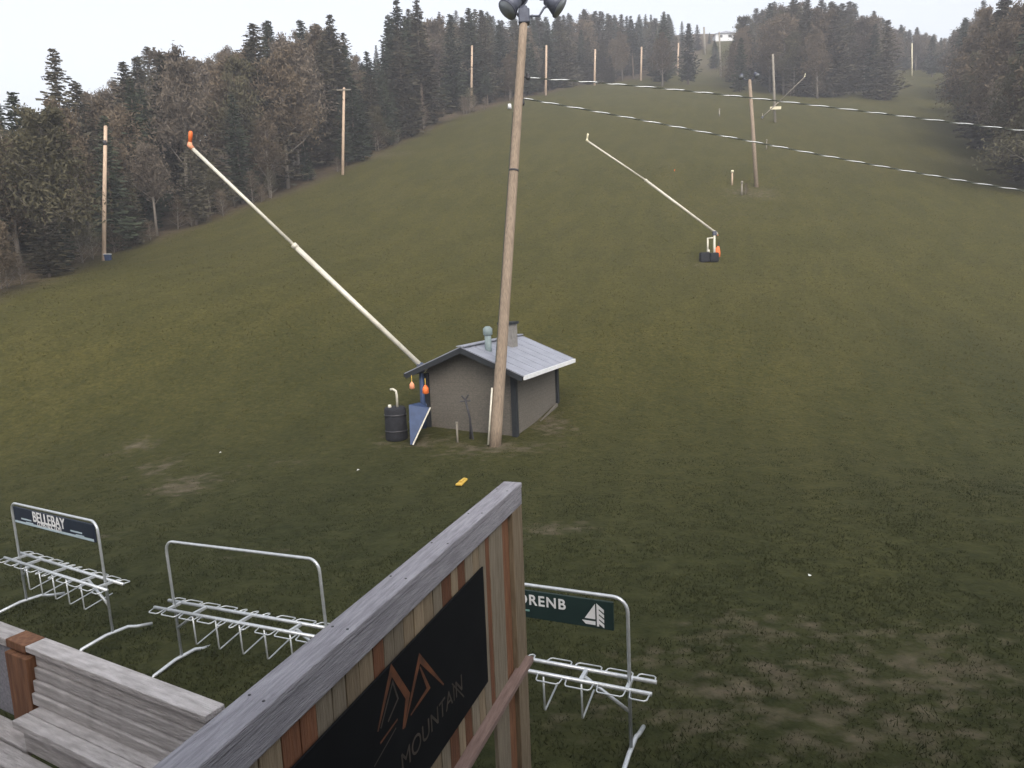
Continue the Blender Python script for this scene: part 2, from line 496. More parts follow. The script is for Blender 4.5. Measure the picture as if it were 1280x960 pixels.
# short grass blades on the near slope (nobody could count them)
def blades(far):
    rng = np.random.default_rng(5 if far else 3)
    N = 150000 if far else 260000
    yy = 20 + 58 * rng.random(N) ** 1.2 if far else 4 + 24 * rng.random(N) ** 1.35
    xx = (rng.random(N) * 2 - 1) * (yy * .80 + 2)
    n1 = np.array([noise.noise((a * 1.3, b * 1.3, 0)) + .6 * noise.noise((a * 4, b * 4, 5)) for a, b in zip(xx, yy)])
    dens = np.zeros(N)
    for (u, v, rx, ry, wt) in PATCH[:20]:
        c = ground(u, v)
        dens = np.maximum(dens, wt * np.exp(-((xx - c.x) / rx) ** 2 - ((yy - c.y) / ry) ** 2))
    keep = (n1 > -.35) & (rng.random(N) > dens * .9)
    xx, yy, n1 = xx[keep], yy[keep], n1[keep]
    N = len(xx)
    zz = hgt_a(np.column_stack([xx, yy]))
    zz += (np.minimum(1, .25 + yy / 120)) * .35 * np.array([noise.noise((a * .06, b * .06, 3.1)) for a, b in zip(xx, yy)])
    zz += np.array([.05 * noise.noise((a * .5, b * .5, 1.0)) + .018 * noise.noise((a * 1.7, b * 1.7, 7.0)) for a, b in zip(xx, yy)])
    L = (.022 + .038 * rng.random(N)) * (1 + .7 * np.clip(n1, -.5, 1)) * (np.clip((yy - 18) / 12, .2, 1.25) if far else np.clip(1.25 - yy / 24, .12, 1))
    wd = .016 + 0 * yy if far else .0055 * (1 + yy / 14)
    an = rng.random(N) * 6.283
    lean = (rng.random((N, 2)) - .5) * 2.2
    P = np.empty((N, 3, 3))
    P[:, 0] = np.column_stack([xx - np.cos(an) * wd, yy - np.sin(an) * wd, zz - .01])
    P[:, 1] = np.column_stack([xx + np.cos(an) * wd, yy + np.sin(an) * wd, zz - .01])
    P[:, 2] = np.column_stack([xx + lean[:, 0] * L, yy + lean[:, 1] * L, zz + L])
    me = bpy.data.meshes.new('grass_tufts' if far else 'grass')
    me.vertices.add(N * 3)
    me.vertices.foreach_set('co', P.ravel())
    me.loops.add(N * 3)
    me.loops.foreach_set('vertex_index', np.arange(N * 3, dtype=np.int32))
    me.polygons.add(N)
    me.polygons.foreach_set('loop_start', np.arange(0, N * 3, 3, dtype=np.int32))
    me.update()
    me.validate()
    me.materials.append(material('slope_grass_blades', (.100, .088, .028), (.050, .049, .016), 1.6, .9, spec=.1, trans=.35, c3=(.076, .068, .021)) if far else material('grass_blades', (.048, .050, .022), (.024, .029, .0125), 1.6, .9, spec=.1, trans=.3, c3=(.035, .039, .017)))
    o = bpy.data.objects.new('hill_grass' if far else 'grass', me)
    COL.objects.link(o)
    tag(o, 'sparse olive grass tufts on the upper slope' if far else 'short olive grass blades covering the near slope', 'grass', None, 'stuff')
blades(False)
blades(True)

# ------------------------------------------------------------------ unseen lodge wall behind the lens, added to shade the foreground
lw = empty('lodge_shade_wall', (0, -1.6, 0), 'unseen brown lodge wall added behind the camera to shade the foreground', 'building')
MB((0, -1.6, 0)).box((0, -2.1, 3.9), 34, .3, 8.2).build('wall', M['shade_wall'], lw)
MB((0, -1.6, 0)).box((0, -2.1, 8.2), 36, 1.6, .25).build('roof', M['dark_metal'], lw)

# ------------------------------------------------------------------ shed
AZ = R_(25)
s1 = Vector((math.cos(AZ), -math.sin(AZ), 0))      # along the gable wall, to the right
s2 = Vector((math.sin(AZ), math.cos(AZ), 0))       # along the ridge, away from the lens
zz_ = Vector((0, 0, 1))
SC = Vector((.06, 22.04, .12))                     # front right corner on the ground
SW, SL, SH, RH = 3.2, 3.65, 2.20, .66               # width, length, wall height, ridge rise
shed = empty('pump_shed', SC, 'small tan shed with grey metal gable roof behind the leaning light pole', 'shed')
def sp(a, b, c):
    return SC + s1 * a + s2 * b + zz_ * c          # a<0 to the left, b>0 back
th = .08
fw = MB(SC).prism([sp(-SW, 0, -.25), sp(0, 0, -.25), sp(0, 0, SH), sp(-SW / 2, 0, SH + RH), sp(-SW, 0, SH)], s2, th).build('gable_wall', M['siding'], shed)
MB(SC).prism([sp(-SW, SL, -.2), sp(0, SL, -.2), sp(0, SL, SH), sp(-SW / 2, SL, SH + RH), sp(-SW, SL, SH)], -s2, th).build('gable_wall', M['siding'], shed)
MB(SC).prism([sp(0, th, -.25), sp(0, SL - th, -.2), sp(0, SL - th, SH), sp(0, th, SH)], -s1, th).build('side_wall', M['siding'], shed)
MB(SC).prism([sp(-SW, th, -.25), sp(-SW, SL - th, -.2), sp(-SW, SL - th, SH), sp(-SW, th, SH)], s1, th).build('side_wall', M['siding'], shed)
tr = MB(SC)
for nm, a, b in (('corner_board', 0, 0), ('corner_board', -SW, 0), ('corner_board', 0, SL)):
    m_ = MB(SC)
    m_.box(sp(a, b, SH / 2 - .1), .17, .17, SH - .1, (s1, s2, zz_))
    m_.build('corner_board', M['trim'], shed)
OV, OE = .48, .55                                  # overhangs: front/back and eaves
pitch = math.atan2(RH, SW / 2)
def roof_half(sgn):
    # sgn +1: right plane, -1: left plane
    ca = -SW / 2
    ex = SW / 2 + OE
    ze = SH + RH - ex * math.tan(pitch)
    top0, top1 = sp(ca, -OV, SH + RH + .07), sp(ca, SL + OV, SH + RH + .07)
    e0, e1_ = sp(ca + sgn * ex, -OV, ze + .07), sp(ca + sgn * ex, SL + OV, ze + .07)
    n = (e0 - top0).cross(top1 - top0).normalized()
    if n.z < 0: n = -n
    pl = MB(SC).prism([top0 - n * .001, e0, e1_, top1 - n * .001], n, .045).build('roof_plane', M['roof'], shed)
    # standing ribs of the metal sheet
    L = (top1 - top0).length
    k = int(L / .60)
    for i in range(k + 1):
        p = top0 + (top1 - top0) * ((i + .02) / (k + .04)) + n * .052
        q = e0 + (e1_ - e0) * ((i + .02) / (k + .04)) + n * .052
        MB(SC).beam(p, q, .035, .014, n).build('roof_rib', M['roof'], pl)
    return top0, top1, e0, e1_, n
rr_ = roof_half(1)
rl_ = roof_half(-1)
MB(SC).beam(rr_[2] + s1 * .025 - zz_ * .01, rr_[3] + s1 * .025 - zz_ * .01, .05, .13).build('drip_edge', M['drip'], shed)
MB(SC).beam(rl_[2] - s1 * .025 - zz_ * .01, rl_[3] - s1 * .025 - zz_ * .01, .05, .13).build('drip_edge', M['trim'], shed)
for q in (rr_, rl_):
    MB(SC).beam(q[0] - s2 * .022 - q[4] * .055, q[2] - s2 * .022 - q[4] * .055, .04, .16, q[4]).build('gable_fascia', M['trim'], shed)
MB(SC).beam(sp(-SW / 2, -OV - .02, SH + RH + .135), sp(-SW / 2, SL + OV + .02, SH + RH + .135), .3, .03).build('ridge_cap', M['roof'], shed)
# chimney block and mint green vent pipe standing on the roof behind the pole
cb = sp(-SW / 2 + .42, 2.25, SH + RH - .22)
MB(SC).box(cb + zz_ * .40, .46, .5, .95, (s1, s2, zz_)).build('chimney', M['brick'], shed)
MB(SC).box(cb + zz_ * .91, .56, .6, .08, (s1, s2, zz_)).build('chimney_cap', M['trim'], shed)
vb = sp(-SW / 2 + .50, .50, SH + RH - .22)
MB(SC).tube([vb - zz_ * .15, vb + zz_ * .62], .11, 12).build('vent_pipe', M['mint'], shed, True)
MB(SC).tube([vb + zz_ * .62, vb + zz_ * .66, vb + zz_ * .84, vb + zz_ * .92], [.12, .155, .155, .07], 12).build('vent_hood', M['mint'], shed, True)
# plank leaning along the foot of the side wall
lb = MB(SC).beam(sp(.12, 1.3, .02), sp(.14, 3.35, .48), .05, .2).build('foundation_board', M['siding'], shed)

# pipes standing in front of the gable wall
def stand_pipe(u, v, h, r, mat, label, fork):
    p = ground(u, v)
    e = empty('stand_pipe', p, label, 'pipe', 'pipes in front of the shed')
    MB().tube([(0, 0, -.1), (.02 if fork else 0, 0, h * .5), (-.10 if fork else 0, .02, h)], r, 8).build('pipe', mat, e, True)
    if fork:
        MB().tube([(-.10, .02, h), (-.22, .02, h + .14)], r * .8, 6).build('branch', mat, e)
        MB().tube([(-.10, .02, h), (-.0, .02, h + .16)], r * .8, 6).build('branch', mat, e)
        MB().tube([(-.28, .02, h - .05), (.06, .02, h - .03)], r * .7, 6).build('handle', mat, e)
        MB().tube([(.1, -.05, -.1), (.0, 0, h * .62)], r * .8, 6).build('strut', mat, e)
    else:
        MB().tube([(0, 0, h), (0, 0, h + .05)], r * 1.35, 8).build('cap', mat, e)
stand_pipe(588, 548, 1.25, .035, M['dark_metal'], 'dark forked pipe leaning against the front wall of the shed', True)
stand_pipe(572, 552, .58, .032, M['grey_pole'], 'short grey pipe stub standing in front of the shed wall', False)

# ------------------------------------------------------------------ main light pole
pb = ground(619, 557)
pt = at(655, 22, 21.4)
pole = empty('light_pole', pb, 'tall leaning wooden pole with floodlights at its top in front of the shed', 'light pole')
dirp = (pt - pb).normalized()
N_ = 14
MB(pb).tube([pb - dirp * .3 + (pt - pb + dirp * .3) * (i / N_) for i in range(N_ + 1)], [.185 - .062 * (i / N_) for i in range(N_ + 1)], 20).build('shaft', M['pole'], pole, True)
jb = pb + (pt - pb) * .645
MB(pb).tube([jb - dirp * .03, jb + dirp * .03], .152, 20).build('steel_band', M['dark_metal'], pole, True)
c0 = pb + Vector((-.21, -.06, .05))
MB(pb).tube([c0, c0 + dirp * 1.75], .03, 8).build('conduit', M['lance'], pole, True)
c1_ = pb + (pt - pb) * .03 + Vector((-.06, -.19, 0))
MB(pb).tube([c1_ + dirp * 2.2 + Vector((-.1, .1, 0)), pb + (pt - pb) * .78 + Vector((-.15, -.05, 0))], .014, 6).build('riser_cable', M['black_rubber'], pole)
camx = CR @ Vector((1, 0, 0))
MB(pb).box(pt + zz_ * .02, .34, .34, .42).build('bracket', M['lamp_metal'], pole, bevel=.04)
MB(pb).tube([pt + zz_ * .15, pt + zz_ * .32], [.17, .1], 14).build('pole_cap', M['lamp_metal'], pole, True)
def flood(c, aim, sz, parent, arm):
    """a floodlight: drum housing with cooling fins, rim and glass"""
    aim = Vector(aim).normalized()
    h = MB(pb).tube([c - aim * sz * .55, c - aim * sz * .45, c - aim * sz * .05, c + aim * sz * .38], [sz * .22, sz * .34, sz * .40, sz * .56], 16).build('floodlight', M['lamp_metal'], parent, True)
    MB(pb).tube([c + aim * sz * .38, c + aim * sz * .45], sz * .60, 16).build('rim', M['lamp_metal'], h, True)
    MB(pb).tube([c + aim * sz * .451, c + aim * sz * .46], sz * .54, 16).build('lens', M['glass'], h, True)
    MB(pb).box(c - aim * sz * .75, sz * .4, sz * .4, sz * .4).build('ballast_box', M['lamp_metal'], h, bevel=.02)
    MB(pb).tube(arm, .035, 8).build('lamp_arm', M['lamp_metal'], parent, True)
fl = at(640, 6, 21.4)
flood(fl, (-.55, -.3, -.62), .55, pole, [pt + camx * -.1, at(648, 20, 21.4), fl])
fl2 = at(646, -6, 21.6)
flood(fl2, (.3, .8, -.5), .5, pole, [pt + zz_ * .1, at(650, 8, 21.5), fl2])
fr = at(692, 4, 21.4)
flood(fr, (.6, -.15, -.5), .55, pole, [pt + camx * .1, at(664, 20, 21.4), at(674, 20, 21.4), at(680, 10, 21.4), at(688, 5, 21.4), fr])
# cable insulators
ins1 = at(653, 128, 21.5)
ins0 = at(660, 96, 21.5)
for q, nm in ((ins1, 'insulator'), (ins0, 'insulator')):
    MB(pb).tube([q + camx * -.22, q + camx * .02], .03, 8).build('cable_bracket', M['dark_metal'], pole, True)
    MB(pb).tube([q + Vector((0, 0, -.09)), q + Vector((0, 0, -.03)), q + Vector((0, 0, .03)), q + Vector((0, 0, .09))], [.05, .075, .05, .075], 10).build('insulator', M['dark_metal'], pole, True)
q = at(637, 133, 21.3)
MB(pb).tube([q - zz_ * .07, q + zz_ * .07], [.07, .05], 10).build('white_insulator', M['white'], pole, True)

# twisted overhead service cables from the pole to beyond the right edge
def twisted(pts_px, d0, d1, label, turns):
    P = []
    n = len(pts_px)
    ds = [d0 + (d1 - d0) * i / (n - 1) for i in range(n)]
    us = np.array([p[0] for p in pts_px]); vs_ = np.array([p[1] for p in pts_px])
    K_ = turns * 10
    uu = np.linspace(us[0], us[-1], K_ + 1)
    vv = np.polyval(np.polyfit(us, vs_, 3), uu)
    dd = np.interp(uu, us, ds)
    C_ = [at(a, b, c) for a, b, c in zip(uu, vv, dd)]
    e = empty('overhead_cable', C_[0], label, 'cable', 'twisted overhead cables')
    up = Vector((0, 0, 1))
    for ph, mat, nm, r in ((0, M['bare_wire'], 'bare_strand', .0145), (2.1, M['black_rubber'], 'insulated_strand', .0105), (4.2, M['black_rubber'], 'insulated_strand', .0105)):
        pts = []
        for i, c in enumerate(C_):
            t = (C_[min(i + 1, K_)] - C_[max(i - 1, 0)]).normalized()
            a = t.cross(up).normalized()
            b = a.cross(t)
            an = ph + 2 * math.pi * i / 10
            pts.append(c + (a * math.cos(an) + b * math.sin(an)) * .013)
        MB(C_[0]).tube(pts, r, 5).build(nm, mat, e, True)
twisted([(655, 126), (700, 129), (750, 138), (800, 149), (900, 171), (1000, 190), (1100, 208), (1200, 224), (1290, 239), (1420, 258)], 21.5, 24.0, 'lower twisted power cable running from the light pole to the right edge', 24)
twisted([(662, 98), (720, 101), (800, 107), (900, 119), (1000, 129), (1100, 142), (1200, 154), (1290, 164), (1420, 178)], 21.5, 24.0, 'upper twisted power cable crossing in front of the upper hill and trees', 21)

# ------------------------------------------------------------------ snow lances
def lance_gun(base_px, pivot_px, knee_px, tip_px, d, dt, label, near, tube_mat=None):
    LM = tube_mat or M['lance']
    b = ground(*base_px)
    gun = empty('snow_lance', b, label, 'snow gun', 'snow making lances')
    pv, kn, tp = at(*pivot_px, d), at(*knee_px, d + (dt - d) * .54), at(*tip_px, dt)
    k = 1.0
    dl = (tp - pv).normalized()
    MB(b).tube([pv - dl * .25, kn], .085, 12).build('lower_tube', LM, gun, True)
    MB(b).tube([kn - dl * .02, kn + dl * .12], .10, 12).build('clamp', LM, gun, True)
    MB(b).tube([kn + dl * .1, tp], .056, 10).build('upper_tube', LM, gun, True)
    hd = MB(b).tube([tp - dl * .1, tp + Vector((-.02, 0, .03)), tp + Vector((.0, 0, .13))], [.07, .085, .06], 12).build('nozzle_head', M['pale_orange'] if near else M['cream'], gun, True)
    MB(b).tube([tp + Vector((.0, 0, .12)), tp + Vector((.05, 0, .40)), tp + Vector((.06, 0, .46))], [.055, .065, .045], 12).build('nozzle_cover', M['orange'] if near else M['cream'], hd, True)
    MB(b).tube([pv + Vector((0, 0, .1)), Vector((pv.x, pv.y, b.z + .9)), Vector((pv.x, pv.y, b.z + .15))], [.07, .085, .085], 12).build('mast', M['blue'] if near else M['lance'], gun, True)
    MB(b).box(pv + Vector((0, 0, -.08)), .26, .2, .3).build('pivot_head', M['lamp_metal'], gun, bevel=.03)
    return gun, b, pv
g1, b1, pv1 = lance_gun((510, 556), (526, 457), (370, 309), (238, 183), 23.4, 22.2, 'long snow lance rising up left from its blue base beside the shed', True)
# blue triangular base frame: a folded sheet that narrows to the ground
fb = at(513, 556, 22.0)
top_l, top_r = at(511, 506, 22.3), at(537, 510, 22.5)
tb = at(524, 503, 22.9)
mbb = MB(b1)
mbb.add([fb, fb + Vector((.12, .05, 0)), top_r, tb, top_l, fb + Vector((0, .35, .1)), top_r + Vector((0, .05, -.5)), tb + Vector((0, .3, -.9))],
        [(0, 1, 2, 4), (2, 3, 4), (0, 4, 3, 5), (1, 7, 2), (0, 5, 7, 1), (2, 7, 3), (3, 7, 5)])
mbb.build('base_hopper', M['blue'], g1)
MB(b1).tube([fb + Vector((.08, -.02, 0)), top_r + Vector((.03, -.03, .02))], .025, 6).build('edge_rail', M['lance'], g1)
for a in (-1, 1):
    MB(b1).tube([pv1 + Vector((0, 0, -1.2)), Vector((pv1.x + a * .55, pv1.y + .4, hgt(pv1.x + a * .55, pv1.y + .4) + .02))], .035, 8).build('support_leg', M['blue'], g1, True)
for (u, v, s, mt) in ((532, 487, .105, 'orange'), (515, 482, .085, 'pale_orange')):
    c = at(u, v, 22.6)
    MB(b1).tube([c - zz_ * s * 1.4, c - zz_ * s, c + zz_ * s * .5, c + zz_ * s * 1.5], [s * .5, s, s * .9, s * .2], 12).build('float_ball', M[mt], g1, True)
    MB(b1).tube([c + zz_ * s * 1.4, c + zz_ * (s * 1.4 + .22)], .014, 6).build('hanger', M['yellow'], g1)
# black padded hydrant barrel
hb = ground(496, 546)
hy = empty('padded_hydrant', hb, 'black padded hydrant barrel with bent pipe beside the blue base', 'hydrant')
MB().tube([(0, 0, -.12), (0, 0, .0), (0, 0, .92), (0, 0, .98)], [.34, .355, .345, .31], 22).build('padding', M['black_foam'], hy, True)
for z in (.2, .72):
    MB().tube([(0, 0, z), (0, 0, z + .05)], .36, 22).build('strap', M['dark_metal'], hy, True)
MB().tube([(.08, 0, .9), (.08, 0, 1.38), (.06, 0, 1.50), (-.03, 0, 1.56), (-.12, 0, 1.55)], .038, 10).build('bent_pipe', M['lance'], hy, True)
MB().tube([(-.16, -.05, .95), (-.16, -.05, 1.07)], [.06, .05], 10).build('valve_cap', M['lance'], hy, True)

g2, b2, pv2 = lance_gun((889, 326), (893, 290), (808, 226), (734, 176), 47.6, 46.5, 'smaller snow lance farther up the slope right of the light pole', False)
for dx, nm in ((-.45, 'support_pipe'),):
    MB(b2).tube([Vector((pv2.x + dx, pv2.y, b2.z + .5)), Vector((pv2.x + dx, pv2.y, b2.z + 1.55))], .06, 8).build(nm, M['lance'], g2, True)
    MB(b2).tube([Vector((pv2.x + dx, pv2.y, b2.z + 1.5)), Vector((pv2.x, pv2.y, b2.z + 1.55))], .05, 8).build('cross_pipe', M['lance'], g2, True)
MB(b2).tube([pv2 + Vector((.05, 0, .05)), pv2 + Vector((.25, 0, -.25))], .05, 8).build('hose', M['pale_orange'], g2, True)
pd = empty('base_padding', ground(886, 327), 'low black safety pad round the foot of the smaller lance', 'safety pad')
MB().box((-.3, 0, .3), .62, .5, .68).build('pad', M['black_foam'], pd, bevel=.08)
MB().box((.33, -.02, .28), .60, .5, .62).build('pad', M['black_foam'], pd, bevel=.08)
MB().tube([(-.05, -.05, .6), (-.05, -.05, .8)], .1, 8).build('grey_cap', M['lance'], pd, True)
oc = ground(897, 321)
ocn = empty('orange_cover', oc, 'orange plastic hose cover beside the smaller lance', 'cover')
MB().tube([(0, 0, -.05), (-.05, 0, .25), (.0, 0, .55), (.06, 0, .72)], [.17, .24, .16, .06], 10).build('cover', M['orange'], ocn, True)
MB().tube([(.05, 0, .7), (.08, .0, 1.0)], .03, 6).build('cord', M['dark_metal'], ocn)

g3, b3, pv3 = lance_gun((951, 152), (953, 146), (975, 126), (1006, 96), 104, 103, 'distant snow lance leaning right in front of the upper trees', False, M['grey_pole'])

# ------------------------------------------------------------------ wooden poles up the hill
POLES = []
def far_pole(base, top, mat, label, r=.15, cross=False, mark=False, group='wooden poles along the runs'):
    b = ground(*base)
    d = proj(b)[2]
    t = at(*top, d)
    e = empty('wooden_pole', b, label, 'pole', group)
    MB(b).tube([b - zz_ * .4, b + (t - b) * .5, t], [r, r * .92, r * .8], 10).build('shaft', mat, e, True)
    MB(b).tube([t, t + zz_ * .06], [r * .82, r * .4], 10).build('pole_top', mat, e, True)
    if cross:
        MB(b).box(t - zz_ * .25 + Vector((0, -r, 0)), 1.6, .1, .12).build('cross_arm', M['grey_pole'], e)
        for sx in (-.7, .7):
            MB(b).tube([t + Vector((sx, -r, -.2)), t + Vector((sx, -r, .02))], .05, 6).build('insulator', M['dark_metal'], e)
    if mark:
        q = b + (t - b) * .86
        MB(b).tube([q, q + zz_ * .35], r * .93, 10).build('dark_band', M['dark_metal'], e, True)
    POLES.append((base[0], d))
    return e, b, t, d
F_ = M['far_pole']; G_ = M['grey_pole']
far_pole((129, 327), (132, 158), F_, 'leftmost wooden pole standing at the forest edge', .15, mark=True)
far_pole((428, 219), (430, 110), F_, 'pale wooden pole with cross arm at the forest edge between the lance and light pole', .17, cross=True)
far_pole((589, 134), (590, 57), F_, 'wooden pole against the trees just left of the light pole', .2)
e4 = far_pole((682, 119), (683, 57), F_, 'first wooden pole right of the light pole along the upper treeline', .24)
far_pole((743, 107), (744, 62), F_, 'second wooden pole right of the light pole along the upper treeline', .26)
far_pole((801, 101), (802, 59), F_, 'third wooden pole right of the light pole along the upper treeline', .27)
far_pole((847, 94), (848, 54), F_, 'fourth wooden pole right of the light pole along the upper treeline', .27)
far_pole((881, 68), (880, 34), G_, 'small far pole beside the brown track near the summit', .34)
far_pole((901, 96), (899, 40), G_, 'grey pole in the middle of the brown track below the summit', .24)
far_pole((948, 98), (947, 49), G_, 'grey pole at the front edge of the central spruce stand', .22)
far_pole((1140, 95), (1140, 54), M['cream'], 'tiny pale pole before the trees at the end of the right run', .17)
e5, b5, t5, d5 = far_pole((969, 153), (966, 68), G_, 'grey wooden pole behind the right floodlight pole carrying a cream board', .19)
sg = empty('cream_sign', b5, 'horizontal cream board fixed low on the grey pole', 'sign board')
cs = at(969.5, 135, d5 - .45)
MB(b5).box(cs, 1.65, .06, .42).build('board', M['cream'], sg, bevel=.01)
MB(b5).box(cs + Vector((0, .09, 0)), .3, .12, .2).build('bracket', M['dark_metal'], sg)
# right floodlight pole
er, br, tr_, dr = far_pole((946, 233), (937, 100), M['pole'], 'wooden floodlight pole with twin lamps standing on the slope at right', .19)
er.name = 'floodlight_pole'
for sx, v in ((-10, 95), (7, 93)):
    c = at(937 + sx, v, dr)
    MB(br).tube([tr_ + Vector((0, 0, -.1)), tr_ + Vector((sx * .05, 0, .05)), c], .05, 8).build('lamp_arm', M['lamp_metal'], er, True)
    h = MB(br).tube([c + Vector((0, .1, .18)), c + Vector((0, -.05, .0)), c + Vector((sx * .012, -.28, -.2))], [.10, .17, .25], 12).build('floodlight', M['lamp_metal'], er, True)
    MB(br).tube([c + Vector((sx * .012, -.28, -.2)), c + Vector((sx * .0125, -.3, -.22))], .22, 12).build('lens', M['glass'], h, True)
# markers and stubs near that pole
def stake(u, v, h, r, mat, label, capm=None):
    b = ground(u, v)
    e = empty('marker_stake', b, label, 'stake', 'small stakes on the slope')
    MB().tube([(0, 0, -.15), (.02, 0, h)], [r, r * .8], 8).build('stick', mat, e, True)
    MB().tube([(.02, 0, h), (.02, 0, h + h * .18)], [r * 1.5, r * 1.1], 8).build('tip', capm or mat, e, True)
stake(915, 231, 1.15, .10, M['far_pole'], 'short pale stake left of the right floodlight pole', M['cream'])
stake(927, 243, 1.0, .09, G_, 'short grey stub in the brush below the floodlight pole')
stake(843, 215, .22, .05, M['orange'], 'tiny orange marker on the slope above the smaller lance')
stake(958, 187, 1.0, .08, G_, 'thin grey stake on the slope right of the floodlight pole')
stake(899, 145, .9, .1, G_, 'thin far stake on the slope left of the floodlight pole')
# blue box at the foot of the leftmost pole
bb = ground(136, 326)
be = empty('blue_box', bb, 'small blue box at the foot of the leftmost pole', 'box')
MB().box((0, -.1, .2), .42, .34, .5).build('box_body', M['blue'], be, bevel=.03)
MB().box((0, -.1, .48), .46, .38, .06).build('lid', M['white'], be, bevel=.01)
# hut at the summit
hp = ground(905, 51)
hut = empty('summit_hut', hp, 'tiny pale hut at the top of the brown track', 'hut')
MB().box((0, 0, .6), 7.5, 4, 2.6).build('wall', M['white'], hut)
MB().prism([(-4.1, -2.4, 1.9), (4.1, -2.4, 1.9), (0, -2.4, 2.7)], (0, 1, 0), 4.8).build('roof', M['roof'], hut)
for x in (-1.8, 1.6):
    MB().box((x, -2.02, 1.0), 1.2, .08, .9).build('window', M['dark_metal'], hut)
# things lying on the grass
yb = ground(578, 604)
yo = empty('yellow_wedge', yb, 'yellow plastic strip lying on the grass below the shed', 'plastic strip', rz=R_(74))
MB().prism([(-.26, -.08, 0), (.28, -.05, 0), (.30, .05, 0), (-.26, .10, 0)], (0, 0, 1), .06).build('strip', M['yellow'], yo, bevel=.02)
MB().prism([(-.12, -.03, .061), (.2, -.02, .061), (.2, .03, .061), (-.12, .05, .061)], (0, 0, 1), .03).build('raised_rib', M['yellow'], yo)
for (u, v, s, l) in ((448, 589, .035, 'white scrap of litter on the grass left of the yellow strip'), (276, 567, .03, 'white scrap of litter beside the bare patch at left'), (1012, 722, .026, 'white scrap of litter alone on the dark grass at right')):
    p = ground(u, v)
    m_ = MB()
    m_.add([(-s, -s, 0), (s, -s * .7, .02), (s * 1.2, s, .0), (-s * .8, s * .9, .03), (0, 0, s * .9)], [(0, 1, 4), (1, 2, 4), (2, 3, 4), (3, 0, 4), (3, 2, 1, 0)])
    o = m_.build('litter_scrap', M['white'])
    o.location = p + zz_ * .03
    tag(o, l, 'litter', 'white litter scraps')

# ------------------------------------------------------------------ lettering
def text_mesh(body, size, mat, parent, M4, name='lettering', offset=.0, extrude=.002, spacing=1.0):
    cu = bpy.data.curves.new('t', 'FONT')
    cu.body = body
    cu.size = size
    cu.offset = offset
    cu.extrude = extrude
    cu.space_character = spacing
    cu.align_x = 'CENTER'
    cu.align_y = 'CENTER'
    tmp = bpy.data.objects.new('t', cu)
    COL.objects.link(tmp)
    dg = bpy.context.evaluated_depsgraph_get()
    me = bpy.data.meshes.new_from_object(tmp.evaluated_get(dg))
    bpy.data.objects.remove(tmp)
    me.materials.clear()
    me.materials.append(mat)
    o = bpy.data.objects.new(name, me)
    COL.objects.link(o)
    o.parent = parent
    o.matrix_local = M4
    return o

# ------------------------------------------------------------------ ski racks
RW, RHt = 2.70, 1.82
def arc(cx, cz, r, a0, a1, n=6):
    return [(cx + r * math.cos(R_(a0 + (a1 - a0) * i / n)), 0, cz + r * math.sin(R_(a0 + (a1 - a0) * i / n))) for i in range(n + 1)]
def rack_parts(root):
    h = RW / 2
    br_ = .15
    pts = [(-h, 0, .12)] + [(-h, 0, RHt - br_)] + arc(-h + br_, RHt - br_, br_, 180, 90)[1:] + arc(h - br_, RHt - br_, br_, 90, 0) + [(h, 0, .12)]
    MB().tube(pts, .0195, 10).build('frame', M['steel'], root, True)
    for sx in (-h, h):
        MB().tube([(sx, -.56, -.02), (sx, -.44, .09), (sx, -.10, .14), (sx, .22, .13), (sx, .34, .08), (sx, .58, .02)], .026, 8).build('foot', M['steel'], root, True)
    zt = .88
    HL = h + .26
    for sy in (-1, 1):
        y0 = sy * .115
        rail = MB().tube([(-HL, y0, zt), (HL, y0, zt)], .024, 8).build('ski_rail', M['steel'], root, True)
        xs = []
        x = -HL + .02
        pat = [.20, .30, .30, .28]
        for wdt in pat:
            xs.append((x, wdt)); x += wdt + .045
        m = []
        x2 = x
        while x2 < -x - .08:
            m.append((x2 + .05, .085)); x2 += .205
        xs2 = [(-(a + b), b) for a, b in xs]
        for a, b in xs + m + xs2:
            y1, y2 = y0 + sy * .02, y0 + sy * .125
            MB().tube([(a, y1, zt), (a + .012, y2 - sy * .02, zt - .01), (a + .035, y2, zt - .012), (a + b - .035, y2, zt - .012), (a + b - .012, y2 - sy * .02, zt - .01), (a + b, y1, zt)], .0085, 6).build('ski_loop', M['steel'], rail, True)
    for xc in (-h + .5, 0, h - .5, -h, h):
        MB().beam((xc, -.115, zt), (xc, .115, zt), .04, .035).build('cross_bar', M['steel'], root)
    for sx in (-1, 1):
        MB().tube([(sx * (h - .5), 0, zt - .01), (sx * h, 0, .56)], .021, 8).build('brace', M['steel'], root, True)
    for k in range(5):
        xk = -.86 + k * .43
        MB().tube([(xk, -.115, zt - .02), (xk, -.115, .46), (xk, -.10, .447), (xk + .0, .31, .53)], .011, 6).build('tail_hook', M['steel'], root, True)
def place_rack(ul, vl, ur, vr, label, tilt=0.0, only_right=False, name='ski_rack'):
    pr = atz(ur, vr, RHt)
    if only_right:
        dirx = Vector((.915, -.40, 0))
        c = pr - dirx * (RW / 2)
    else:
        pl = atz(ul, vl, RHt)
        dirx = (pr - pl).normalized()
        c = (pl + pr) / 2
    c.z = hgt(c.x, c.y)
    e = empty(name, c, label, 'ski rack', 'ski racks beside the deck')
    e.rotation_euler = (0, tilt, math.atan2(dirx.y, dirx.x))
    rack_parts(e)
    return e
r1 = place_rack(13, 628, 128, 662, 'leftmost galvanised ski rack with a navy sponsor sign under its top bar', R_(-2.0))
r2 = place_rack(212, 672, 403, 706, 'galvanised ski rack without a sign, middle of the three', R_(-2.5))
r3 = place_rack(0, 0, 786, 750, 'ski rack with dark green sign, half hidden behind the timber railing post', R_(-.5), True)
RX = Matrix.Rotation(math.pi / 2, 4, 'X')
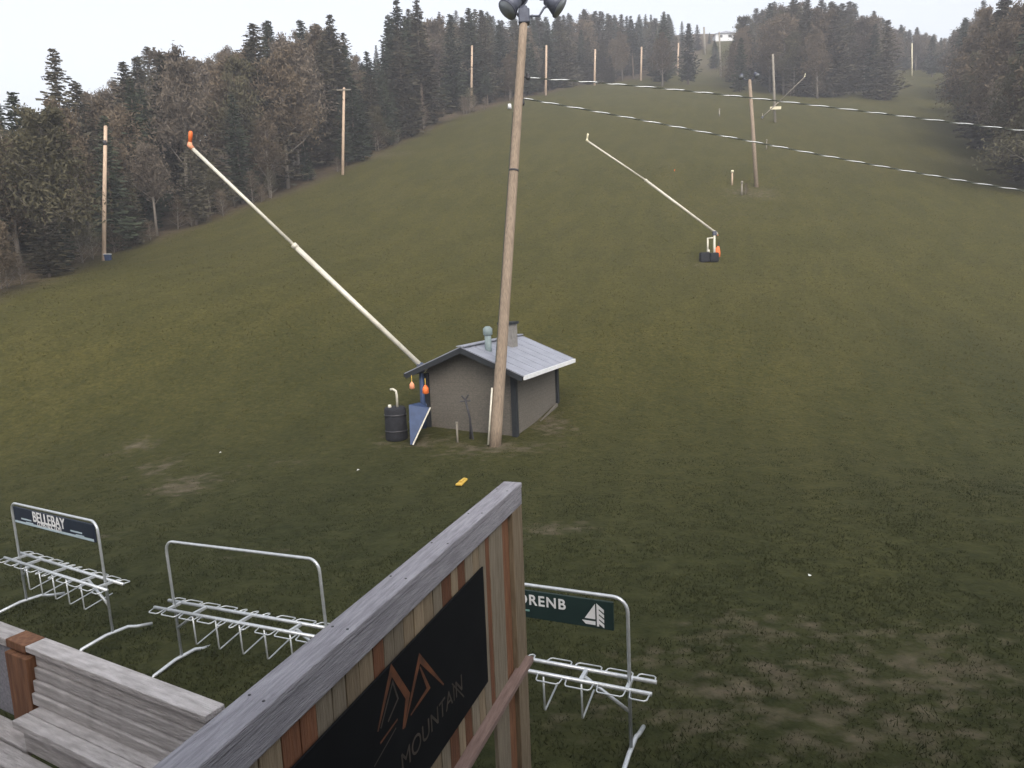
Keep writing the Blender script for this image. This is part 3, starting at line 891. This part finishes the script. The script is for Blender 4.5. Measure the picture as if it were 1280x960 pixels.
def on_sign(x, z, y=-.030):
    return Matrix.Translation((x, y, z)) @ RX
def rect(parent, x, z, wd, ht, mat, name, y=-.031, th_=.003):
    return MB().box((x, y, z), wd, th_, ht).build(name, mat, parent)
# navy sign on the first rack
zs = RHt - .185
s1b = MB().box((-.0, 0, zs), RW - .20, .036, .27).build('sign_panel', M['navy'], r1, bevel=.004)
rect(s1b, -.0, zs - .105, RW - .22, .035, M['paleblue'], 'print_stripe', -.0195)
t_ = text_mesh('BELLEBAY', .235, M['white'], s1b, on_sign(-.08, zs + .035, -.0205), offset=.003, spacing=1.0)
text_mesh('CONSTRUCTION', .098, M['white'], s1b, on_sign(-.08, zs - .068, -.0215), offset=.0)
for xs_, n_l in ((-.82, 2), (.76, 2)):
    for i in range(n_l):
        rect(s1b, xs_ + (i * .1), zs - .035 - i * .045, .34 - .1 * i, .022, M['paleblue'], 'print_line', -.0235)
# green sign on the third rack
zs = RHt - .215
s3b = MB().box((0, 0, zs), RW - .30, .03, .31).build('sign_panel', M['green_sign'], r3, bevel=.004)
text_mesh('ORENB', .160, M['white'], s3b, on_sign(.395, zs + .05, -.018), offset=.003, spacing=1.15)
rect(s3b, .18, zs - .07, .16, .02, M['teal'], 'print_line', -.0175)
def flat(parent, poly, mat, y, name):
    return MB().prism([(x, y, z) for x, z in poly], (0, -1, 0), .003).build(name, mat, parent)
lx, lz = 1.0, zs - .005
flat(s3b, [(lx - .11, lz - .05), (lx + .005, lz - .05), (lx + .005, lz + .12)], M['white'], -.016, 'sail')
flat(s3b, [(lx - .14, lz - .075), (lx + .005, lz - .075), (lx + .005, lz - .115), (lx - .10, lz - .115)], M['white'], -.016, 'hull')
for i in range(4):
    zb = lz + .075 - i * .055
    flat(s3b, [(lx + .022, zb + .05), (lx + .10, zb - .01), (lx + .10, zb - .045), (lx + .022, zb + .012)], M['white'], -.016, 'tree_branch')
flat(s3b, [(lx + .022, lz - .125), (lx + .045, lz - .125), (lx + .045, lz + .10), (lx + .022, lz + .13)], M['white'], -.0165, 'tree_stem')

# ------------------------------------------------------------------ timber railing with banner
ZC = CAM.z - 1.54                                  # top of the cap
RF, RN = atz(641, 602, ZC), atz(223, 955, ZC)
d1 = (RF - RN).normalized()
RN = RN - d1 * 1.6
nrm = Vector((d1.y, -d1.x, 0))                     # outward, to the right
ro = RN.copy(); ro.z = ZC - 3.3
rail = empty('timber_railing', ro, 'weathered timber railing with vertical boards and a black banner', 'railing')
Lr = (RF - RN).length
def rp_(t, o, z):
    return RN + d1 * t + nrm * o + zz_ * z
# cap (grain runs along its own y because the mesh is laid out locally)
def plank(parent, a, b, wd, ht, mat, name, bevel=.006, up=(0, 0, 1)):
    """a plank whose object axes follow it, so that the grain runs lengthwise"""
    a, b = Vector(a), Vector(b)
    d = (b - a).normalized()
    sx = d.cross(Vector(up)).normalized()
    uz = sx.cross(d)
    o = MB().box((0, 0, 0), wd, (b - a).length, ht).build(name, mat, parent, bevel=bevel)
    m4 = Matrix.Identity(4)
    for i in range(3):
        m4[i][0], m4[i][1], m4[i][2], m4[i][3] = sx[i], d[i], uz[i], ((a + b) / 2)[i]
    m4 = Matrix.Translation(-Vector(parent.location)) @ m4 if parent.rotation_euler.z == 0 else m4
    o.matrix_local = m4
    return o
plank(rail, rp_(0, 0, -.022), rp_(Lr, 0, -.022), .15, .044, M['timber_grey'], 'cap_board', .008)
plank(rail, rp_(0, .002, -.109), rp_(Lr - .004, .002, -.109), .138, .127, M['timber_grey'], 'top_rail', .006)
for k in range(9):
    for o_ in (-.045, .045):
        c = rp_(.35 + k * .55 + random.uniform(-.03, .03), o_ + random.uniform(-.008, .008), .0005) - ro
        MB().tube([c, c + zz_ * .0018], .0065, 8).build('screw', M['dark_metal'], rail)
def t_at(u, z, o=.03):
    """distance along the rail where its outer face shows at photo column u"""
    ts = np.linspace(.5, Lr, 800)
    us = [proj(rp_(q_, o, z))[0] for q_ in ts]
    return float(ts[int(np.argmin([abs(a - u) for a in us]))])
def rail_piece(t, o_, z0_, z1_, wa, wb, mat, name, bev=.005):
    o = MB().box((0, 0, 0), wa, wb, z1_ - z0_).build(name, mat, rail, bevel=bev)
    m4 = Matrix.Identity(4)
    pc = rp_(t, o_, (z0_ + z1_) / 2) - ro
    for r_i in range(3):
        m4[r_i][0], m4[r_i][1], m4[r_i][3] = nrm[r_i], d1[r_i], pc[r_i]
    o.matrix_local = m4
    return o
ta, tb_, tc_, td = t_at(611, -.6), t_at(627, -.6), t_at(637, -.6), Lr - .004
BOT = -1.50
rail_piece((ta + tb_) / 2, .034, -3.75, -.174, .03, tb_ - ta - .006, M['board'][0], 'end_board')
rail_piece((tb_ + tc_) / 2, .008, -3.75, -.175, .05, tc_ - tb_ - .004, M['post_brown'], 'end_post')
rail_piece((tc_ + td) / 2, .026, -3.75, -.1735, .085, td - tc_ - .002, M['board'][1], 'end_post')
pat = {0: 2, 4: 2, 6: 2, 13: 2, 18: 2, 19: 2, 24: 2}
t = ta
i = 0
while t > .2:
    wd_ = .10 + .035 * random.random()
    if i == 0: wd_ = .075
    k = pat.get(i, 0 if random.random() < .55 else 1)
    rail_piece(t - wd_ / 2, .035 + .004 * random.random(), BOT - .02 * random.random(), -.1745, .022, wd_ - .006, M['board'][k], 'board', .003)
    t -= wd_
    i += 1
plank(rail, rp_(0, .088, BOT + .06), rp_(Lr - .03, .088, BOT + .06), .085, .045, M['pink_rail'], 'bottom_rail', .005)
# banner in front of the boards
BO = .066
def on_banner_plane(u, v):
    """photo pixel -> (distance along rail, height below cap) on the banner's plane"""
    r = CR @ Vector(((u - 640) / FPX, -(v - 480) / FPX, -1))
    k = nrm.dot(rp_(0, BO, 0) - CAM) / nrm.dot(r)
    q = CAM + r * k
    return (q - RN).dot(d1), q.z - ZC
bt, bz = on_banner_plane(603, 708)
bt2, bz2 = on_banner_plane(612, 848)
BH, BL = bz - bz2, 3.4
m4 = Matrix.Identity(4)
pc = rp_(bt - BL / 2, BO, bz - BH / 2) - ro
for r_i in range(3):
    m4[r_i][0], m4[r_i][1], m4[r_i][2], m4[r_i][3] = d1[r_i], (zz_)[r_i], nrm[r_i], pc[r_i]
ban = MB().box((0, 0, 0), BL, BH, .012).build('banner', M['banner'], rail, bevel=.003)
ban.matrix_local = m4
def bq(u, v):
    a, b = on_banner_plane(u, v)
    return (a - (bt - BL / 2), b - (bz - BH / 2))
def bstrip(pts, wd, mat, name='logo_stroke', z=.0068):
    """flat stroke with mitred bends on the banner (its x runs along the rail, y is up)"""
    P = [Vector((a, b, 0)) for a, b in pts]
    lft, rgt = [], []
    for k, p in enumerate(P):
        w_ = wd[k] if isinstance(wd, (list, tuple)) else wd
        a = (P[k] - P[k - 1]).normalized() if k else None
        b = (P[k + 1] - P[k]).normalized() if k < len(P) - 1 else None
        if a is None: n = Vector((-b.y, b.x, 0))
        elif b is None: n = Vector((-a.y, a.x, 0))
        else:
            n = (Vector((-a.y, a.x, 0)) + Vector((-b.y, b.x, 0))).normalized()
            n = n / max(.45, n.dot(Vector((-a.y, a.x, 0))))
        lft.append(p + n * w_ / 2 + Vector((0, 0, z)))
        rgt.append(p - n * w_ / 2 + Vector((0, 0, z)))
    m = MB()
    nP = len(P)
    m.add(lft + rgt, [(k, k + 1, nP + k + 1, nP + k) for k in range(nP - 1)])
    return m.build(name, mat, ban)
def zq(*P):
    return [bq(375 + a * .4146, 562 + b * .4146) for a, b in P]
bstrip(zq((231, 850), (272, 664), (322, 742), (308, 842)), [.012, .04, .045, .02], M['logo_orange'])
bstrip(zq((312, 838), (357, 628), (430, 708)), [.012, .04, .010], M['logo_orange'], z=.0072)
bstrip(zq((358, 655), (384, 718), (330, 800)), [.012, .03, .010], M['logo_orange'], z=.0076)
bstrip(zq((240, 840), (276, 700), (292, 750), (262, 820)), .013, M['logo_grey'])
bstrip(zq((238, 885), (290, 812)), .012, M['logo_orange'], z=.0080)
bstrip(zq((220, 955), (286, 838)), .009, M['logo_grey'], z=.0071)
bstrip(zq((455, 705), (492, 745)), .010, M['logo_grey'])
qa, qb = bq(498, 950), bq(578, 866)
text_mesh('MOUNTAIN', .150, M['logo_grey'], ban, Matrix.Translation(((qa[0] + qb[0]) / 2, (qa[1] + qb[1]) / 2 + .02, .0085)), offset=.0, extrude=.0005, spacing=1.0)

# ------------------------------------------------------------------ slatted bench wall at the left of the railing
J = atz(262, 872, ZC)
Lp = atz(0, 775, ZC)
f2 = (Lp - J).normalized()
fn = Vector((f2.y, -f2.x, 0))
if fn.dot(Vector((0, 1, 0))) > 0: fn = -fn          # towards the lens
J = J + d1 * 0.0
bo = J.copy(); bo.z = ZC - 1.25
bench = empty('slatted_bench', bo, 'slatted timber bench and low back wall joining the railing', 'bench')
def bp_(t, o, z):
    return J + f2 * t + fn * o + zz_ * z
def slat(t0, t1, o, z, wd, ht, name='slat', mat=None):
    a, b = bp_(t0, o, z), bp_(t1, o, z)
    c = MB().box((0, 0, 0), (b - a).length, wd, ht).build(name, mat or M['bench'], bench, bevel=.004)
    m4 = Matrix.Identity(4)
    pc = (a + b) / 2 - bo
    for r_i in range(3):
        m4[r_i][0], m4[r_i][1], m4[r_i][2], m4[r_i][3] = f2[r_i], fn[r_i], zz_[r_i], pc[r_i]
    c.matrix_local = m4
    return c
slat(-.085, 1.125, .045, -.016, .09, .028, 'cap_slat')
slat(-.10, 1.08, .030, -.23, .02, .36, 'backing_board')
for k in range(4):
    slat(-.10, 1.085, .056 + .012 * k, -.068 - k * .056, .034, .054)
slat(1.13, 1.29, .045, -.022, .09, .04, 'cap_slat', M['post_brown'])
slat(1.295, 2.6, .045, -.024, .09, .04, 'cap_slat')
slat(1.09, 1.27, .075, -.23, .07, .36, 'post', M['post_brown'])
slat(1.30, 2.6, .05, -.24, .04, .36, 'back_panel', M['timber_grey'])
for k in range(2):
    slat(-.10, 1.03, .124 + k * .068, -.274, .065, .034, 'seat_slat')
slat(-.10, 1.005, .182, -.350, .030, .118, 'front_slat')
# deck floor boards at the foot of the bench
deck = bpy.data.objects.new('deck_floor', None)
COL.objects.link(deck)
deck.location = bo
tag(deck, 'pale timber deck floor at the foot of the bench', None, None, 'structure')
for k in range(14):
    L_ = 3.2 if k > 0 else 1.6
    o = MB().box((0, 0, 0), L_, .092, .035).build('plank', M['bench'], deck, bevel=.004)
    m4 = Matrix.Identity(4)
    pc = bp_(-.10 + 1.6 if k > 0 else 1.01 + .8, .145 + k * .098 if k == 0 else .152 + k * .098, -.43) - bo
    for r_i in range(3):
        m4[r_i][0], m4[r_i][1], m4[r_i][2], m4[r_i][3] = f2[r_i], fn[r_i], zz_[r_i], pc[r_i]
    o.matrix_local = m4

# ------------------------------------------------------------------ trees
def quad_cloud(m, c, ax, up, sx, sy):
    a = ax * sx
    b = up * sy
    m.v += [tuple(c - a - b * .6), tuple(c + a * .8 - b), tuple(c + a + b * .7), tuple(c - a * .5 + b)]
    k = len(m.v)
    m.f.append((k - 4, k - 3, k - 2, k - 1))
def make_spruce(seed, R0, z0, dens=1.0):
    """unit-height spruce: (trunk mesh, crown mesh)"""
    rg = random.Random(seed)
    tk = MB().tube([(0, 0, -.03), (0, 0, .02), (rg.uniform(-.004, .004), 0, .5), (0, 0, .97)], [.016, .013, .008, .0015], 7).mesh('trunk', M['bark'], True)
    m = MB()
    z = z0
    while z < .985:
        rel = (z - z0) / (1 - z0)
        r = R0 * ((1 - rel) ** .72) * (.55 + .45 * min(1, rel / .12)) + .006
        r *= rg.uniform(.72, 1.18)
        nb = max(4, int((6 + 4 * (1 - rel)) * dens))
        a0 = rg.random() * 6.28
        for b in range(nb):
            if rg.random() < .10: continue
            an = a0 + 6.283 * b / nb + rg.uniform(-.25, .25)
            L = r * rg.uniform(.6, 1.2)
            d = Vector((math.cos(an), math.sin(an), 0))
            sd_ = Vector((-math.sin(an), math.cos(an), 0))
            droop = rg.uniform(.15, .5) * (1 - rel * .8)
            ns = max(3, int(3 + 34 * L))
            for s in range(ns):
                f = (s + rg.random()) / ns
                p = d * (L * f) + Vector((0, 0, z - droop * L * f + .12 * L * f * f * 2)) + sd_ * rg.uniform(-.35, .35) * L * (1 - f * .6) + Vector((0, 0, rg.uniform(-.006, .004)))
                ax = (d * rg.uniform(.5, 1) + sd_ * rg.uniform(-.8, .8)).normalized()
                up = (Vector((0, 0, 1)) * rg.uniform(.2, .9) + sd_ * rg.uniform(-1, 1) + d * rg.uniform(-.3, .3)).normalized()
                sz = rg.uniform(.011, .020) * (.62 + .55 * (1 - rel))
                quad_cloud(m, p, ax, up, sz * 1.25, sz * .42)
        z += rg.uniform(.012, .022) * (1.1 if rel < .7 else .8)
    return tk, m.mesh('crown', M['needles'] if seed % 2 else M['needles_green'])
def make_decid(seed, R0, z0, mat, nleaf=8200):
    rg = random.Random(seed)
    tm = MB()
    bx_, by_ = rg.uniform(-.03, .03), rg.uniform(-.03, .03)
    tm.tube([(0, 0, -.03), (bx_ * .3, by_ * .3, .3), (bx_, by_, .65), (bx_ * 1.2, by_, .92)], [.0125, .010, .006, .0015], 7)
    tips = []
    nb = 22
    for i in range(nb):
        f = z0 + (.93 - z0) * (i + rg.random()) / nb
        an = i * 2.4 + rg.uniform(-.5, .5)
        rel = (f - z0) / (1 - z0)
        L = R0 * (1.15 - .85 * rel) * rg.uniform(.6, 1.15)
        st = Vector((bx_ * f, by_ * f, f * .92))
        d = Vector((math.cos(an), math.sin(an), rg.uniform(.5, 1.3))).normalized()
        mid = st + d * L * .55 + Vector((0, 0, .01))
        en = mid + (d + Vector((rg.uniform(-.4, .4), rg.uniform(-.4, .4), .35))).normalized() * L * .6
        tm.tube([st, mid, en], [.0045, .0028, .0008], 4, False)
        tips += [(mid, L * .42), (en, L * .38), ((mid + en) / 2, L * .4)]
        for _ in range(3):
            e2_ = mid + Vector((rg.uniform(-1, 1), rg.uniform(-1, 1), rg.uniform(0, 1))) * L * .45
            tm.tube([mid, e2_], [.002, .0006], 3, False)
            tips.append((e2_, L * .3))
    m = MB()
    for _ in range(nleaf):
        c, r = rg.choice(tips)
        p = c + Vector((rg.gauss(0, .5), rg.gauss(0, .5), rg.gauss(0, .55))) * r
        ax = Vector((rg.uniform(-1, 1), rg.uniform(-1, 1), rg.uniform(-.3, 1.8))).normalized()
        up = ax.cross(Vector((rg.uniform(-1, 1), rg.uniform(-1, 1), rg.uniform(-1, 1)))).normalized()
        s = rg.uniform(.0042, .0085)
        quad_cloud(m, p, ax, up, s * 1.7, s * .55)
    return tm.mesh('trunk', M['pale_bark'], True), m.mesh('crown', mat)
SPR = [make_spruce(10 + i, R0, z0) for i, (R0, z0) in enumerate(((.18, .05), (.21, .04), (.165, .10), (.20, .08), (.155, .06), (.23, .03)))]
SPT = [make_spruce(30 + i, R0, z0) for i, (R0, z0) in enumerate(((.12, .42), (.11, .36), (.13, .30)))]     # bare lower trunks
DEC = [make_decid(50 + i, R0, z0, mt) for i, (R0, z0, mt) in enumerate(((.22, .20, M['buds']), (.25, .16, M['buds']), (.20, .26, M['buds']), (.24, .20, M['buds_green']), (.21, .24, M['buds']), (.19, .34, M['buds_pale']), (.23, .22, M['buds_pale'])))]
BUSH = [make_decid(70 + i, .36, .04, M['buds'] if i else M['buds_green'], 2400) for i in range(3)]
def plant_tree(name, var, p, h, wx, label, cat, group, lean=2.0):
    e = empty(name, Vector(p) - zz_ * .12, label, cat, group)
    e.rotation_euler = (R_(random.uniform(-lean, lean)), R_(random.uniform(-lean, lean)), random.random() * 6.28)
    e.scale = (h * wx, h * wx, h)
    for nm, me in (('trunk', var[0]), ('crown', var[1])):
        o = bpy.data.objects.new(nm, me)
        COL.objects.link(o)
        o.parent = e
    return e
SKYL = [(-80, 150), (0, 122), (40, 110), (95, 104), (140, 104), (165, 84), (200, 62), (240, 52), (265, 60), (300, 46), (330, 36), (362, 26), (385, 30), (420, 30), (436, 36), (450, 72), (462, 82), (476, 52), (500, 18), (520, 12), (545, 24),
        (560, 16), (590, 12), (620, 22), (660, 22), (700, 22), (735, 12), (780, 22), (830, 16), (872, 22), (884, 36), (898, 46), (912, 48), (920, 38), (932, 18), (960, 6), (1000, 0), (1060, 6), (1100, 22), (1125, 30), (1150, 34), (1172, 44),
        (1184, 46), (1196, 26), (1215, 8), (1240, -6), (1290, -14), (1400, -30)]
def sky_v(u):
    return float(np.interp(u, [a for a, b in SKYL], [b for a, b in SKYL]))
NAMES = {'s': 'spruce_tree', 't': 'spruce_tree', 'd': 'leafing_tree'}
KIND = {('L', 's'): 'dark spruce', ('L', 't'): 'bare trunked spruce', ('L', 'd'): 'brown leafing tree', ('U', 's'): 'dark spruce', ('U', 't'): 'bare trunked spruce', ('U', 'd'): 'brown leafing tree',
        ('C', 's'): 'dark spruce', ('C', 'd'): 'reddish leafing tree', ('B', 's'): 'far spruce', ('B', 'd'): 'far leafing tree', ('R', 's'): 'dark spruce', ('R', 'd'): 'olive leafing tree'}
ZGRP = {'L': 'left forest', 'U': 'upper treeline', 'C': 'central stand', 'B': 'end of the right run', 'R': 'right forest'}
ZBIN = {'L': [(129, 'left of the leftmost pole'), (240, 'between leftmost pole and long lance tip'), (330, 'just right of the long lance tip'), (430, 'left of the cross arm pole'), (520, 'right of the cross arm pole'), (9999, 'just left of the light pole')],
        'U': [(683, 'just right of the light pole'), (744, 'before the second far pole'), (802, 'before the third far pole'), (848, 'before the fourth far pole'), (9999, 'left of the summit hut')],
        'C': [(960, 'at the left of the central stand'), (1040, 'in the middle of the central stand'), (9999, 'at the right of the central stand')],
        'B': [(9999, 'closing the end of the right run')],
        'R': [(1240, 'at the inner edge of the right forest'), (9999, 'in the forest at the right edge')]}
ORD = 'first second third fourth fifth sixth seventh eighth ninth tenth eleventh twelfth thirteenth fourteenth fifteenth sixteenth seventeenth eighteenth nineteenth twentieth'.split()
ORD += ['twenty ' + o for o in ORD[:9]] + ['thirtieth'] + ['thirty ' + o for o in ORD[:9]] + ['fortieth'] + ['forty ' + o for o in ORD[:9]]
records = []
placed = []
def try_tree(p, zone, kind, row, minsep, hmax=20.0):
    if any((p.x - q[0]) ** 2 + (p.y - q[1]) ** 2 < (minsep * .62) ** 2 for q in placed):
        return
    u, v, d = proj(p)
    if d < 20 or not (-140 < u < 1400):
        return
    if zone != 'R' and 1108 < u < 1192 and v > 97 or zone == 'R' and u < 1196 and v > 97:
        return        # the right run stays open
    if any(abs(u - pu) < 4 + 1700 / pd0 and d < pd0 + 2.5 for pu, pd0 in POLES):
        return        # the poles stand clear of the trees
    tv = sky_v(u) + (abs(random.gauss(0, 16)) if kind != 'd' else 4 + abs(random.gauss(0, 22))) * 100 / max(d, 60)
    h = (v - tv) * d / FPX * 1.0
    if h < 3.2:
        return
    h = min(h, random.uniform(.82, 1.0) * hmax)
    if row == 0:
        h *= random.choice((.42, .55, .7, .85, 1)) if zone in 'LU' else random.choice((.6, .75, .9, 1))
    h = max(h, 4.0)
    # keep the silhouette: tops must not pass the photo's skyline
    placed.append((p.x, p.y))
    var = random.choice({'s': SPR, 't': SPT, 'd': DEC}[kind])
    e = plant_tree(NAMES[kind], var, p, h, random.uniform(.95, 1.35) * (1.15 if zone in 'UCB' else 1), None, 'tree', None)
    rk = 0 if row < 1 else (1 if row < 3 else 2)
    bn = next(t_ for lim, t_ in ZBIN[zone] if u < lim)
    records.append(((zone, kind, rk, bn), u, e))
# single trees the photo picks out
def single(u, v, utop, vtop, var, lab, nm='spruce_tree', wx=1.0, back=0.0):
    p = ground(u, v)
    if back:
        dd = Vector((p.x, p.y, 0)).normalized() * back
        p = Vector((p.x + dd.x, p.y + dd.y, hgt(p.x + dd.x, p.y + dd.y)))
    d = proj(p)[2]
    h = (proj(p)[1] - vtop) * d / FPX
    placed.append((p.x, p.y))
    plant_tree(nm, var, p, h, wx, lab, 'tree', None, .3)
single(100, 330, 112, 70, SPR[3], 'spruce whose lone spire rises above the forest at the upper left', wx=.95, back=9)
single(505, 172, 506, 8, SPT[0], 'tallest bare trunked spruce at the gap in the left skyline', wx=1.2, back=3)
single(530, 166, 531, 8, SPT[1], 'second bare trunked spruce right of the gap in the left skyline', wx=1.2, back=4)
single(425, 210, 424, 26, SPR[1], 'broad spruce on the left of the gap in the skyline', wx=1.0, back=6)
single(484, 176, 492, 96, SPR[5], 'low spreading spruce at the tip of the forest below the skyline gap', wx=1.7)
single(1268, 226, 1268, 62, DEC[3], 'olive leafing tree with pale stems at the right edge of the slope', 'leafing_tree', 1.15)
single(1243, 196, 1246, 42, DEC[1], 'rounded leafing tree standing before the dark spruces at right', 'leafing_tree', 1.0, 2)
def fill(line, zone_of, rows, sgn, spacing, pd_, zone_fn=None, hmax=20):
    for ri, off in enumerate(rows):
        for a, b in zip(line[:-1], line[1:]):
            seg = Vector((b.x - a.x, b.y - a.y, 0))
            L = seg.length
            t_ = seg.normalized()
            nn = Vector((-t_.y, t_.x, 0)) * sgn
            dm = proj((a + b) / 2)[2]
            sp_ = max(2.4, spacing * (dm / 60.0) ** .6) * (1 + .10 * ri)
            k = max(1, int(L / sp_))
            for i in range(k):
                f = (i + random.random()) / k
                of = off * max(1, dm / 70) + random.uniform(-.8, .8) * max(1, dm / 60)
                q = a + seg * f + nn * of
                p = Vector((q.x, q.y, hgt(q.x, q.y)))
                z = zone_of(p)
                r = random.random()
                ps, pt_ = pd_(p, ri)
                kind = 's' if r < ps else ('t' if r < ps + pt_ and (z, 't') in KIND else 'd')
                try_tree(p, z, kind, ri, sp_, hmax)
def zl(p):
    return 'U' if proj(p)[0] > 640 else 'L'
def pl_(p, ri):
    u = proj(p)[0]
    if u < 330: return (.55 if ri == 0 else .34, .0)
    if u < 460: return (.6, .0)
    if u < 640: return (.6, .22)
    return (.72, .1)
fill(WL, zl, (1.0, 3.2, 6, 9.5, 14, 20, 28), 1, 1.95, pl_)
fill(WC, lambda p: 'C', (.5, 2.5, 5, 8, 12, 18), 1, 1.9, lambda p, r: (.50 if r == 0 else .75, 0), None, 26)
for ri, off in enumerate((0, 3.5, 8, 13)):
    for k in range(19):
        q = ground(1092 + k * 6.4 + random.uniform(-3, 3), 88 + max(0, (1092 + k * 6.4 - 1150) * .12))
        y = q.y + off + random.uniform(-1, 1)
        try_tree(Vector((q.x + off * .4, y, hgt(q.x + off * .4, y))), 'B', 's' if random.random() < .5 else 'd', ri, 2.4)
fill(WR, lambda p: 'R', (0.5, 2.5, 5, 8, 12), 1, 1.8, lambda p, r: (.35 if r == 0 else .8, 0), None, 24)
# leave out trees that others hide: coarse coverage count, front to back
cover = np.zeros((80, 340), int)
keep_rec = []
for rec in sorted(records, key=lambda r: proj(r[2].location)[2]):
    e = rec[2]
    u0, v0, d0 = proj(e.location)
    vt = proj(e.location + Vector((0, 0, e.scale.z)))[1]
    hw = e.scale.x * .17 * FPX / d0
    cells = []
    for r_ in range(80):
        vv = r_ * 5
        if not (vt <= vv <= v0): continue
        f = (vv - vt) / max(1, v0 - vt)
        wr = hw * (min(1, .12 + f) if rec[0][1] != 'd' else math.sin(math.pi * min(.98, .12 + f * .75)))
        for c_ in range(max(0, int((u0 - wr + 30) / 4)), min(339, int((u0 + wr + 30) / 4)) + 1):
            cells.append((r_, c_))
    seen = sum(1 for q_ in cells if cover[q_] < 3 and 7 <= q_[1] <= 328)
    if seen < max(2, .05 * len(cells)):
        for ch in list(e.children): bpy.data.objects.remove(ch)
        bpy.data.objects.remove(e)
        continue
    for q_ in cells: cover[q_] += 1
    keep_rec.append(rec)
records = keep_rec
print('TREES KEPT', len(records), sum(1 for r in records if r[0][1] != 'd'))
by_key = {}
for key, u, e in records:
    by_key.setdefault(key, []).append((u, e))
for (zone, kind, rk, bn), L in by_key.items():
    L.sort(key=lambda q_: q_[0])
    for i, (u, e) in enumerate(L):
        row_w = ('front row', 'middle row', 'back row')[rk]
        e['label'] = ('%s %s %s, %s from left' % (row_w, KIND[(zone, kind)], bn, ORD[min(i, 48)])) if len(L) > 1 else ('only %s %s %s' % (row_w, KIND[(zone, kind)], bn))
        e['group'] = {'s': 'spruces', 't': 'bare trunked spruces', 'd': 'leafing trees'}[kind] + ' of the ' + ZGRP[zone]
# brush along the feet of the forest
nb_ = 0
for line, k, sgn, lab, grp in ((WL[:11], 40, 1, 'low brown brush at the foot of the left forest', 'brush below the left forest'), (WC[1:], 12, 1, 'low reddish brush at the foot of the central stand', 'brush below the central stand'), (WR[1:], 22, 1, 'low brush at the foot of the right forest', 'brush below the right forest')):
    for i, s in enumerate(sorted(random.random() * (len(line) - 1.001) for _ in range(k))):
        a, b = line[int(s)], line[int(s) + 1]
        q = a + (b - a) * (s - int(s))
        t_ = Vector((b.x - a.x, b.y - a.y, 0)).normalized()
        q = q + Vector((-t_.y, t_.x, 0)) * sgn * random.uniform(.0, 2.0)
        p = Vector((q.x, q.y, hgt(q.x, q.y)))
        d = proj(p)[2]
        e = plant_tree('brush_shrub', random.choice(BUSH), p, random.uniform(1.6, 3.6) * max(1, d / 90), random.uniform(1.0, 1.5), '%s clump of %s, from left' % (ORD[i], lab), 'shrub', grp, 4)
p = ground(932, 242)
plant_tree('brush_shrub', BUSH[1], p, 1.1, 1.5, 'dark clump of brush at the foot of the right floodlight pole', 'shrub', None)

# ------------------------------------------------------------------ thin haze volume, added to imitate lens glare
hz = MB().box((0, 330, 60), 1400, 1500, 200).build('haze', M['white'])
hz.location = (0, 0, 0)
hm = bpy.data.materials.new('glare_haze')
hm.use_nodes = True
ht_ = hm.node_tree
for n in list(ht_.nodes):
    ht_.nodes.remove(n)
pv_ = ht_.nodes.new('ShaderNodeVolumePrincipled')
pv_.inputs['Color'].default_value = (.86, .87, .92, 1)
pv_.inputs['Density'].default_value = .0015
pv_.inputs['Anisotropy'].default_value = .2
om = ht_.nodes.new('ShaderNodeOutputMaterial')
ht_.links.new(pv_.outputs[0], om.inputs['Volume'])
hz.data.materials.clear()
hz.data.materials.append(hm)
tag(hz, 'thin pale haze added over the hill to imitate lens glare', 'haze', None, 'stuff')
print('TREES', len(placed))
